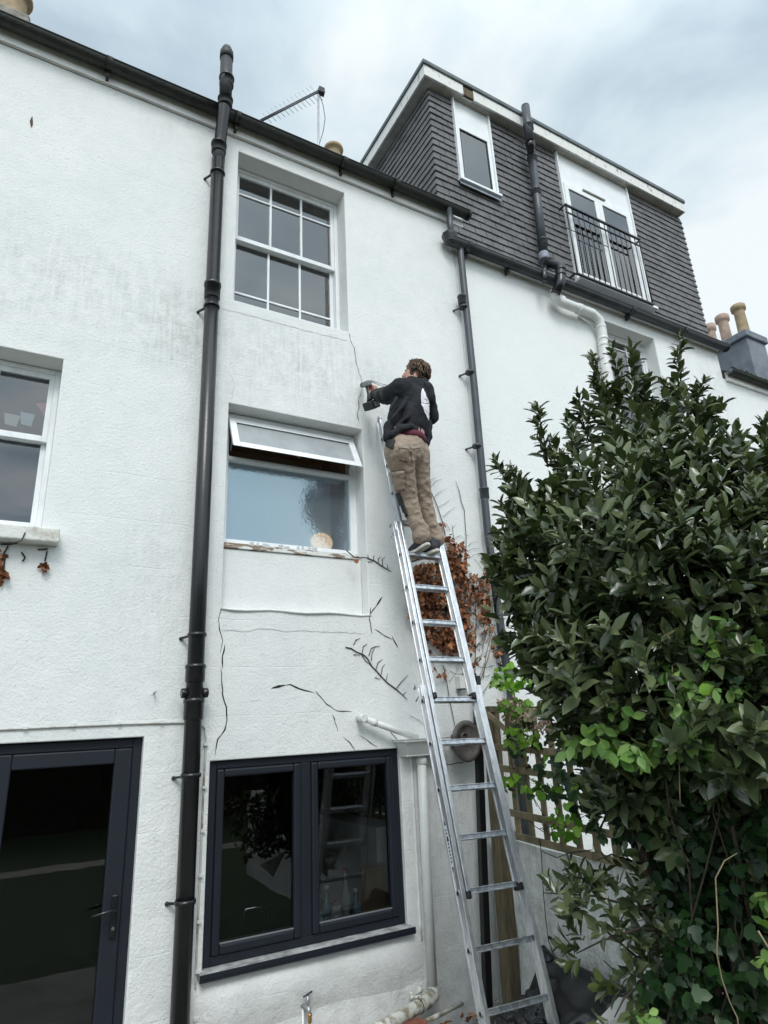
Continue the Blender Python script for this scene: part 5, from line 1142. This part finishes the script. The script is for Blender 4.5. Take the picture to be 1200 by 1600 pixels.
# ------------------------------------------------------------------ garden wall, trellis, posts
XG = 3.34
GW = thing('garden_wall', 'rough white rendered garden wall below the trellis', 'wall', (XG + .12, 2.2, 0))
mb = MB(); ny, nz = 60, 16; vs = []
for j in range(nz + 1):
    for i in range(ny + 1):
        yy = 4.39 - (4.39 + 1.5) * i / ny; zz = -.1 + (1.14 - .004 * i / 1 * .5 + .1) * j / nz
        vs.append((XG + .02 * math.sin(yy * 4 + zz * 3) + .012 * math.sin(zz * 9 + yy * 7) + random.uniform(-.003, .003), yy, zz))
k = ny + 1
mb.add(vs, [(j * k + i, j * k + i + 1, (j + 1) * k + i + 1, (j + 1) * k + i) for j in range(nz) for i in range(ny)], True)
mb.build('wall_face', 'wall3', GW)
MB().box(XG + .06, XG + .24, -1.5, 4.39, -.1, 1.10).build('wall_core', 'wall3', GW)
TR = thing('trellis', 'weathered brown square trellis on top of the garden wall', 'trellis', (XG, 2.9, 1.17))
ya, yb3 = 4.18, 1.4
def tz(y, t): return (1.19 - .055 * (4.18 - y) / 1.2) + t     # rails fall slightly towards the camera
mb_r = []
for t in (0, .15, .45, .60, .88): MB().beam((XG - .035, ya, tz(ya, t)), (XG - .035, yb3, tz(yb3, t)), .022, .046).build('rail', 'lath', TR, bevel=.003)
yy = ya - .02
while yy > yb3:
    MB().beam((XG - .012, yy, tz(yy, -.0)), (XG - .012, yy, tz(yy, .88)), .046, .018, (1, 0, 0)).build('slat', 'lath', TR, bevel=.002); yy -= .150
lo = atX(762, 1115, 3.22); lo2 = atX(790, 1140, 3.22)
sl = thing('loose_lath', 'short loose brown lath tilted across the top corner of the trellis', 'lath', lo)
MB().beam(lo, lo2, .035, .018, (1, 0, 0)).build('lath_body', 'lath', sl)
WPo = thing('timber_post', 'brown weathered timber post behind the ladder', 'post', (3.2, 4.2, 0))
a_ = at(766, 1104, 4.22); b_ = at(800, 1568, 4.18); MB().beam(a_, b_ + (b_ - a_) * .15, .095, .10, (0, 1, 0)).build('post_shaft', 'timber', WPo, bevel=.006)
BPo = thing('black_post', 'slim black square post behind the ladder', 'post', (3.1, 4.3, 0))
a_ = at(744, 1056, 4.30); b_ = at(763, 1592, 4.30); MB().beam(a_, b_ + (b_ - a_) * .1, .055, .05, (0, 1, 0)).build('post_shaft', 'black', BPo, bevel=.004)
a2 = at(740, 1058, 4.29); MB().beam(a2 + Vector((-.05, 0, 0)), a2 + Vector((.02, 0, 0)), .03, .06).build('post_bracket', 'black', BPo)
ob = thing('wall_bracket_box', 'small white box bracket on the wall by the black post top', 'bracket', at(719, 1066, 4.37))
c = at(719, 1066, 4.36); mb = MB(); mb.box(c.x - .02, c.x + .03, 4.33, 4.398, c.z - .05, c.z + .05); mb.build('box', 'whitepipe', ob, bevel=.003)
MB().box(c.x - .022, c.x + .025, 4.325, 4.39, c.z - .062, c.z - .051).build('lid', 'greyplastic', ob)
# string lights along the trellis
SL = thing('string_light_cable', 'thin black string light cable hanging down the garden wall with a small bulb', 'string light', atX(845, 1330, XG - .06))
pts = [atX(*q, XG - .05) for q in ((843, 1310), (846, 1335), (848, 1380), (852, 1430), (857, 1470), (868, 1500))]
MB().tube(pts, .003, 5).tube([atX(*q, XG - .05) for q in ((846, 1330), (870, 1340), (893, 1332), (925, 1328))], .003, 5).build('wire', 'rubber', SL)
c = atX(892, 1335, XG - .05); MB().lathe([(.009, 0), (.009, -.035)], c, (0, 0, 1), 8).build('bulb_holder', 'rubber', SL); MB().sphere(c - Vector((0, 0, .05)), .014, 8, 6, (1, 1, 1.3)).build('bulb', 'bulb', SL)
c = atX(857, 1464, XG - .05); MB().lathe([(.010, 0), (.010, -.03)], c, (0, 1, .2), 8).build('bulb_holder', 'rubber', SL)

# plants on the trellis
TC = thing('climber', 'green climber leaves growing through the trellis', 'climber', (XG, 3.6, 1.4))
def cloudX(specs, X, L0, W0, name, m, parent, lobed, spread=.05, dense=1.0):
    P = []; Dr = []; Nn = []; Ln = []; Wd = []
    for (px, py, rx, ry, n) in specs:
        for i in range(int(n * dense)):
            a = rng.random() * 6.283; q = math.sqrt(rng.random()); c = np.array(atX(px + math.cos(a) * q * rx, py + math.sin(a) * q * ry, X + rng.normal() * spread))
            P.append(c); Dr.append(rng.normal(size=3) * .6 + np.array([0, 0, -.5])); Nn.append(np.array([-.8, -.8, .4]) + rng.normal(size=3) * .5); l_ = L0 * (.6 + .8 * rng.random()); Ln.append(l_); Wd.append(l_ * W0)
    return leaf_mesh(P, Dr, Nn, Ln, Wd, name, m, parent, .1, lobed)
cloudX([(800, 1060, 32, 22, 90), (812, 1105, 30, 12, 60), (815, 1150, 22, 25, 40), (880, 1285, 24, 26, 55), (850, 1232, 45, 10, 30), (800, 1215, 25, 8, 14), (840, 1190, 18, 12, 10)], 3.26, .06, .8, 'foliage', 'lime', TC, True, .05, .75)
cloudX([(830, 1160, 45, 40, 50), (890, 1210, 60, 40, 80), (950, 1250, 60, 60, 200), (910, 1190, 45, 35, 70), (800, 1240, 30, 12, 14), (790, 1060, 20, 20, 12), (1010, 1270, 50, 60, 120)], 3.27, .06, .8, 'dark_foliage', 'ivy', TC, True, .05, .85)
mb = MB()
for i in range(26):
    x_, y_ = random.uniform(780, 950), random.uniform(1110, 1300); p = atX(x_, y_, 3.29); mb.tube([p, p + Vector((random.uniform(-.03, .03), random.uniform(-.15, .15), random.uniform(-.15, .1))), p + Vector((random.uniform(-.03, .03), random.uniform(-.3, .3), random.uniform(-.3, .2)))], .003, 4)
mb.build('stems', 'stem', TC)
DT = thing('withered_climber', 'withered pinkish brown climber clump on top of the trellis corner', 'climber', atX(830, 1115, 3.25))
cloudX([(825, 1118, 38, 14, 260), (800, 1100, 22, 10, 120), (848, 1135, 20, 10, 80)], 3.25, .03, .6, 'foliage', 'deadpale', DT, False, .05)

# ---- dead creeper on the house wall
DC = thing('dead_creeper', 'mass of dry brown creeper leaves on the wall behind the ladder', 'creeper', (3.2, 4.38, 2.0))
def cloudY(specs, L0, name, m, parent, lobed=True, th=.06, W0=.75):
    P = []; Dr = []; Nn = []; Ln = []; Wd = []
    for (px, py, rx, ry, n) in specs:
        for i in range(n):
            a = rng.random() * 6.283; q = math.sqrt(rng.random()); c = np.array(at(px + math.cos(a) * q * rx, py + math.sin(a) * q * ry, YW - .015 - abs(rng.normal()) * th))
            P.append(c); Dr.append(rng.normal(size=3) * .8 + np.array([0, 0, -.9])); Nn.append(np.array([0, -.9, .3]) + rng.normal(size=3) * .8); l_ = L0 * (.6 + .8 * rng.random()); Ln.append(l_); Wd.append(l_ * W0)
    return leaf_mesh(P, Dr, Nn, Ln, Wd, name, m, parent, .45, lobed)
cloudY([(668, 915, 30, 36, 420), (700, 868, 15, 34, 200), (714, 935, 22, 60, 480), (724, 990, 18, 38, 170), (690, 985, 26, 22, 200), (700, 1010, 14, 16, 60), (757, 930, 9, 40, 110), (742, 915, 12, 22, 50), (716, 870, 14, 20, 70), (668, 955, 28, 26, 240), (775, 1010, 6, 18, 25), (735, 1035, 16, 8, 14), (694, 1052, 5, 12, 8), (674, 1045, 5, 8, 6), (665, 1015, 8, 10, 10), (692, 820, 5, 10, 6), (762, 975, 7, 12, 20)], .044, 'dry_leaves', 'dead', DC)
cloudY([(700, 930, 50, 70, 160), (757, 930, 12, 45, 60), (740, 1000, 30, 40, 50), (672, 915, 36, 38, 60)], .036, 'curled_leaves', 'deadpale', DC)
def Z6(p): return [at(560 + x / 6, 640 + y / 6, YW - .012) for (x, y) in p]
st_ = [(Z6([(1020, 1470), (1010, 1330), (1010, 1180), (1000, 1050), (995, 950), (965, 860), (945, 760), (912, 668)]), .006), (Z6([(815, 1180), (790, 1060), (745, 920), (710, 830), (665, 740), (640, 690), (620, 640)]), .007),
       (Z6([(645, 668), (690, 650), (730, 645)]), .003), (Z6([(675, 730), (725, 670), (795, 648)]), .003), (Z6([(715, 815), (770, 765), (835, 735)]), .003), (Z6([(755, 910), (815, 880), (860, 840)]), .003), (Z6([(790, 1010), (840, 960), (910, 912)]), .003), (Z6([(790, 1050), (830, 1080), (860, 1130), (820, 1120)]), .004),
       (Z6([(900, 1300), (890, 1180), (880, 1080)]), .005), (Z6([(880, 1110), (920, 1070)]), .003), (Z6([(910, 1200), (960, 1180), (1000, 1215)]), .003), (Z6([(1020, 1330), (1080, 1300), (1145, 1305)]), .003), (Z6([(1030, 1280), (1060, 1250), (1120, 1235)]), .003), (Z6([(1030, 1400), (1070, 1370), (1110, 1350)]), .003), (Z6([(940, 1260), (1000, 1225)]), .003), (Z6([(1110, 1350), (1160, 1390), (1180, 1450)]), .003),
       (Z6([(1010, 1180), (1050, 1172)]), .003), (Z6([(1085, 1400), (1130, 1440), (1160, 1500)]), .003)]
st_ += [([at(*q, YW - .01) for q in p], r) for p, r in ((((693, 1040), (698, 1065), (702, 1090), (708, 1120), (713, 1145)), .006), (((702, 1065), (712, 1052), (719, 1040)), .003), (((690, 1060), (682, 1050), (676, 1035)), .003), (((742, 1055), (743, 1010), (744, 970), (742, 930)), .007), (((755, 1060), (760, 1020), (768, 990)), .005), (((730, 1050), (728, 1000), (724, 960)), .005),
        (((740, 1100), (752, 1060), (762, 1030), (770, 1000)), .005), (((748, 1090), (760, 1075), (775, 1050)), .004), (((735, 1040), (750, 1025), (772, 1012)), .003), (((640, 1118), (655, 1125), (668, 1140)), .003), (((745, 1010), (757, 995), (770, 960), (768, 930)), .004))]
mb = MB()
for (p, r) in st_: mb.tube(p, [r * .6] + [r * .55] * (len(p) - 2) + [r * .25], 5)
for i in range(90):
    x_, y_ = random.uniform(655, 785), random.uniform(940, 1080)
    if x_ < 700 and y_ > 1010: continue
    a_ = random.uniform(0, 6.28); l_ = random.uniform(8, 26); mb.tube([at(x_, y_, YW - .01), at(x_ + l_ * .5 * math.cos(a_) + random.uniform(-3, 3), y_ + l_ * .5 * math.sin(a_) + 3, YW - .02), at(x_ + l_ * math.cos(a_), y_ + l_ * math.sin(a_), YW - .008)], .0025, 4)
mb.build('stems', 'stem', DC)
def tendril(main, hooks, label):
    t = thing('dry_tendril', label, 'dry tendril', main[len(main) // 2]); mb = MB(); mb.tube(main, [.004] + [.0048] * (len(main) - 2) + [.002], 5)
    for h in hooks: mb.tube(h, [.003] * (len(h) - 1) + [.0015], 5)
    mb.build('stem', 'stemdark', t)
def T4(p): return [at(520 + x / 4, 860 + y / 4, YW - .006) for x, y in p]
def T6(p): return [at(320 + x / 4, 600 + y / 4, YW - .006) for x, y in p]
tendril(T4([(80, 605), (115, 612), (150, 635), (190, 650), (215, 672), (245, 725), (275, 755), (300, 785), (345, 830), (400, 870), (465, 930)]),
        [T4(h) for h in ([(130, 590), (145, 560), (172, 547)], [(185, 640), (190, 600), (216, 584)], [(225, 660), (240, 612), (268, 600), (295, 598)], [(240, 690), (246, 640), (262, 608)], [(270, 745), (283, 700), (312, 680)], [(303, 775), (310, 730), (326, 710)], [(335, 810), (342, 768)], [(180, 650), (205, 690), (240, 720)], [(130, 650), (170, 655)], [(400, 860), (430, 820), (470, 780)], [(265, 795), (300, 805)], [(440, 900), (460, 885)])], 'dark dry tendril with hooked side shoots left of the ladder')
tendril(T6([(885, 1040), (905, 1058), (930, 1080), (970, 1086), (1010, 1085), (1060, 1105), (1110, 1140), (1165, 1172)]), [T6(h) for h in ([(1022, 1090), (1018, 1060)], [(1055, 1102), (1053, 1080), (1062, 1068)], [(1085, 1122), (1084, 1090), (1100, 1080)], [(1112, 1138), (1108, 1098), (1126, 1080)], [(1145, 1158), (1140, 1126)], [(1018, 1110), (1050, 1112)])], 'dark dry tendril running from the middle window corner to the ladder')
# scraps on the left: dead leaves and stems under the left sill
DL = thing('dead_creeper', 'dry brown creeper scraps hanging under the left window sill', 'creeper', at(20, 880, 4.38))
cloudY([(4, 895, 4, 12, 14), (69, 884, 5, 4, 9), (2, 870, 6, 10, 8), (240, 1083, 2, 2, 0)], .05, 'dry_leaves', 'dead', DL, True, .01)
mb = MB(); Q = lambda p: [at(x / 3.556, 500 + y / 3.556, YW - .01) for x, y in p]
for p in ([(0, 1245), (60, 1245), (110, 1235)], [(45, 1255), (20, 1300), (25, 1340), (15, 1420)], [(120, 1290), (140, 1320), (125, 1340)], [(210, 1275), (265, 1272)], [(262, 1285), (250, 1340)], [(0, 1330), (20, 1330)]): mb.tube(Q(p), .005, 5)
mb.tube([at(x / 3.556, 500 + y / 3.556, 4.285) for x, y in ((140, 1180), (120, 1225), (60, 1245))], .004, 5)
mb.build('stems', 'stemdark', DL)
DS2 = thing('dry_leaf_scrap', 'small brown leaf scrap stuck at the right end of the middle window sill', 'dead leaf', at(557, 875, 4.38)); cloudY([(557, 875, 4, 2, 5)], .03, 'dry_leaves', 'dead', DS2, True, .005)

# ------------------------------------------------------------------ sheeting and board by the ladder foot
SK = thing('plastic_sheet', 'crumpled black plastic sheeting heaped by the ladder foot', 'plastic sheet', (2.95, 3.0, 0))
mb = MB(); nu, nv = 34, 26; vs = []
A, B, Cc, Dd = atX(847, 1478, XG - .04), atX(985, 1545, 3.15), atD(1000, 1680, 3.1), atD(770, 1680, 3.25)
A0 = atX(851, 1488, 3.30)
for j in range(nv + 1):
    for i in range(nu + 1):
        u_, v_ = i / nu, j / nv; p = A0.lerp(B, u_).lerp(Dd.lerp(Cc, u_), v_)
        n_ = .055 * math.sin(u_ * 9 + v_ * 7) + .035 * math.sin(v_ * 12 - u_ * 8 + 1) + .012 * math.sin(u_ * 27 + v_ * 15); p = p + Vector((-.7, -.6, .1)) * (n_ * min(1, 3 * v_ + .3)); vs.append(p)
k = nu + 1; mb.add(vs, [(j * k + i, j * k + i + 1, (j + 1) * k + i + 1, (j + 1) * k + i) for j in range(nv) for i in range(nu)], True)
o = mb.build('sheet', 'sheet', SK); s = o.modifiers.new('solid', 'SOLIDIFY'); s.thickness = .004
mb = MB(); pts = [atX(848, 1480, 3.26), atX(858, 1500, 3.24), atX(858, 1540, 3.2), atX(868, 1590, 3.1)]; mb.tube(pts, [.02, .045, .05, .05], 10); o = mb.build('rolled_edge', 'sheet', SK)
bb = thing('board', 'white board lying at the foot of the garden wall', 'board', atD(965, 1585, 3.0))
p0, p1, p2, p3 = atD(925, 1604, 2.62), atD(966, 1560, 2.72), atD(1040, 1572, 2.66), atD(1050, 1690, 2.5)
mb = MB(); mb.add([p0, p1, p2, p3], [(0, 1, 2, 3)]); o = mb.build('panel', 'board', bb); s = o.modifiers.new('solid', 'SOLIDIFY'); s.thickness = .02
sb = thing('rubble_sack', 'small crumpled dark sack between the ladder stiles', 'sack', atD(830, 1600, 3.6))
blob([([atD(805, 1598, 3.7), atD(840, 1590, 3.65), atD(862, 1605, 3.6)], [.09, .12, .10]), ([atD(790, 1640, 3.7), atD(850, 1650, 3.6)], [.15, .2])], 'sack_body', 'sheet', sb, .014, 1, (.09, .05))
lt = thing('fallen_leaves', 'fallen brown leaves on the ground behind the ladder foot', 'leaves', (3.0, 3.9, .1)); lt['kind'] = 'stuff'
n = 260; P = np.c_[rng.uniform(2.3, 3.3, n), rng.uniform(3.5, 4.35, n), np.abs(rng.normal(size=n)) * .05 + .02]; leaf_mesh(P, rng.normal(size=(n, 3)) * [1, 1, .3], rng.normal(size=(n, 3)) * .4 + [0, 0, 1], rng.uniform(.03, .07, n), rng.uniform(.02, .05, n), 'leaf_litter', 'dead', lt, .3, True)
# loose twig
tw_ = thing('loose_stick', 'thin brown stick behind the bottom of the ladder', 'stick', at(800, 1590, 4.0)); MB().tube([at(782, 1598, 3.95), at(812, 1578, 4.0)], .007, 6).build('stick_body', 'stem', tw_)

# ------------------------------------------------------------------ things behind glass
def bunting(px, py, w, h, m, lab, tri=False):
    t = thing('bunting_flag', lab, 'flag', at(px, py, 4.64), 'small flags strung inside the left window')
    c = at(px, py, 4.64); th = .002
    pts = [(-w, h), (w, h * .9), (w * .7, -h), (-w * .7, -h * .85)] if not tri else [(-w, h), (w, h * 1.5), (w * .5, -h)]
    vs = [(c.x + a, 4.64, c.z + b) for a, b in pts] + [(c.x + a, 4.64 + th, c.z + b) for a, b in pts]; n = len(pts)
    MB().add(vs, [tuple(range(n)), tuple(reversed(range(n, 2 * n)))] + [(i, (i + 1) % n, n + (i + 1) % n, n + i) for i in range(n)]).build('cloth', m, t)
bunting(18, 656, .05, .045, 'flag_y', 'cream square flag hanging inside the left window'); bunting(42, 655, .045, .05, 'flag_w', 'pale blue flag hanging inside the left window'); bunting(66, 641, .045, .045, 'flag_r', 'pink triangular flag hanging inside the left window', True)
def item(name, lab, cat, px, py, Y, h, r, m, prof=None):
    c = at(px, py, Y); t = thing(name, lab, cat, (c.x, c.y, .67)); hh_ = h
    MB().lathe(prof or [(r, 0), (r, hh_ * .6), (r * .4, hh_ * .75), (r * .4, hh_ * .95), (r * .3, hh_)], (c.x, c.y, .672), (0, 0, 1), 14).build('body', m, t)
    MB().lathe([(r * .5, 0), (r * .5, .02)], (c.x, c.y, .672 + hh_ + .001), (0, 0, 1), 12).build('cap', 'redcap' if m == 'bottle_g' else 'flag_w', t)
item('bottle', 'blue bottle on the kitchen worktop behind the right light', 'bottle', 510, 1420, 4.58, .26, .035, 'bottle_b')
item('bottle', 'tall grey bottle on the kitchen worktop in the middle of the right light', 'bottle', 540, 1415, 4.60, .34, .032, 'bottle_g')
item('jar', 'small grey jar on the kitchen worktop by the window frame', 'jar', 525, 1425, 4.56, .16, .045, 'bottle_g', [(.045, 0), (.048, .1), (.035, .13), (.035, .16)])
MB().box(1.17, 2.58, 4.505, 4.64, .6565, .668).build('inner_sill', 'worktop', kw)
item('jar', 'low white jar at the left of the bottles in the kitchen', 'jar', 503, 1430, 4.60, .10, .03, 'flag_w', [(.03, 0), (.035, .06), (.03, .08), (.03, .1)])
item('washing_up_bottle', 'short blue bottle beside the grey jar in the kitchen', 'bottle', 556, 1415, 4.62, .2, .03, 'bottle_b')
cbd = thing('chopping_board', 'pale wooden chopping board propped up inside the kitchen window', 'chopping board', (2.42, 4.65, .67))
c = at(585, 1395, 4.66); MB().box(c.x - .11, c.x + .10, 4.645, 4.66, .672, .672 + .34).build('board_body', 'woodboard', cbd, bevel=.01)
plt = thing('mixing_bowl', 'white bowl on the kitchen worktop inside the window', 'bowl', (2.25, 4.8, .6)); c = at(568, 1425, 4.57); MB().lathe([(.03, 0), (.05, .03), (.058, .06), (.055, .06), (.02, .01)], (c.x, 4.57, .672), (0, 0, 1), 20).build('body', 'flag_w', plt)
ktp = thing('kitchen_tap', 'chrome kitchen tap seen through the left light of the dark window', 'tap', (1.6, 4.8, .6)); c = at(415, 1420, 4.75)
MB().tube([(c.x, 4.75, .602), (c.x, 4.75, c.z), (c.x - .03, 4.75, c.z + .02), (c.x - .14, 4.75, c.z + .02), (c.x - .16, 4.75, c.z - .03)], .012, 10).build('spout', 'chrome', ktp)
MB().lathe([(.022, 0), (.022, .05)], (c.x + .05, 4.75, .602), (0, 0, 1), 12).build('lever', 'chrome', ktp)

# ------------------------------------------------------------------ garden behind the camera (mirrored in the lower glass)
HG = tag(leaf_mesh(np.c_[rng.uniform(-11, 10, 16000), rng.uniform(-9.6, -8.6, 16000) + rng.normal(size=16000) * .15, rng.uniform(0, 1, 16000) ** .8 * 3.9], rdirs(16000), rdirs(16000), rng.uniform(.10, .2, 16000), rng.uniform(.06, .14, 16000), 'hedge', 'hedge'), 'dark garden hedge mirrored in the lower window glass', 'hedge', kind='stuff')
MB().box(-11, 10, -9.4, -8.95, -.04, 3.75).build('hedge_core', 'bark', HG)
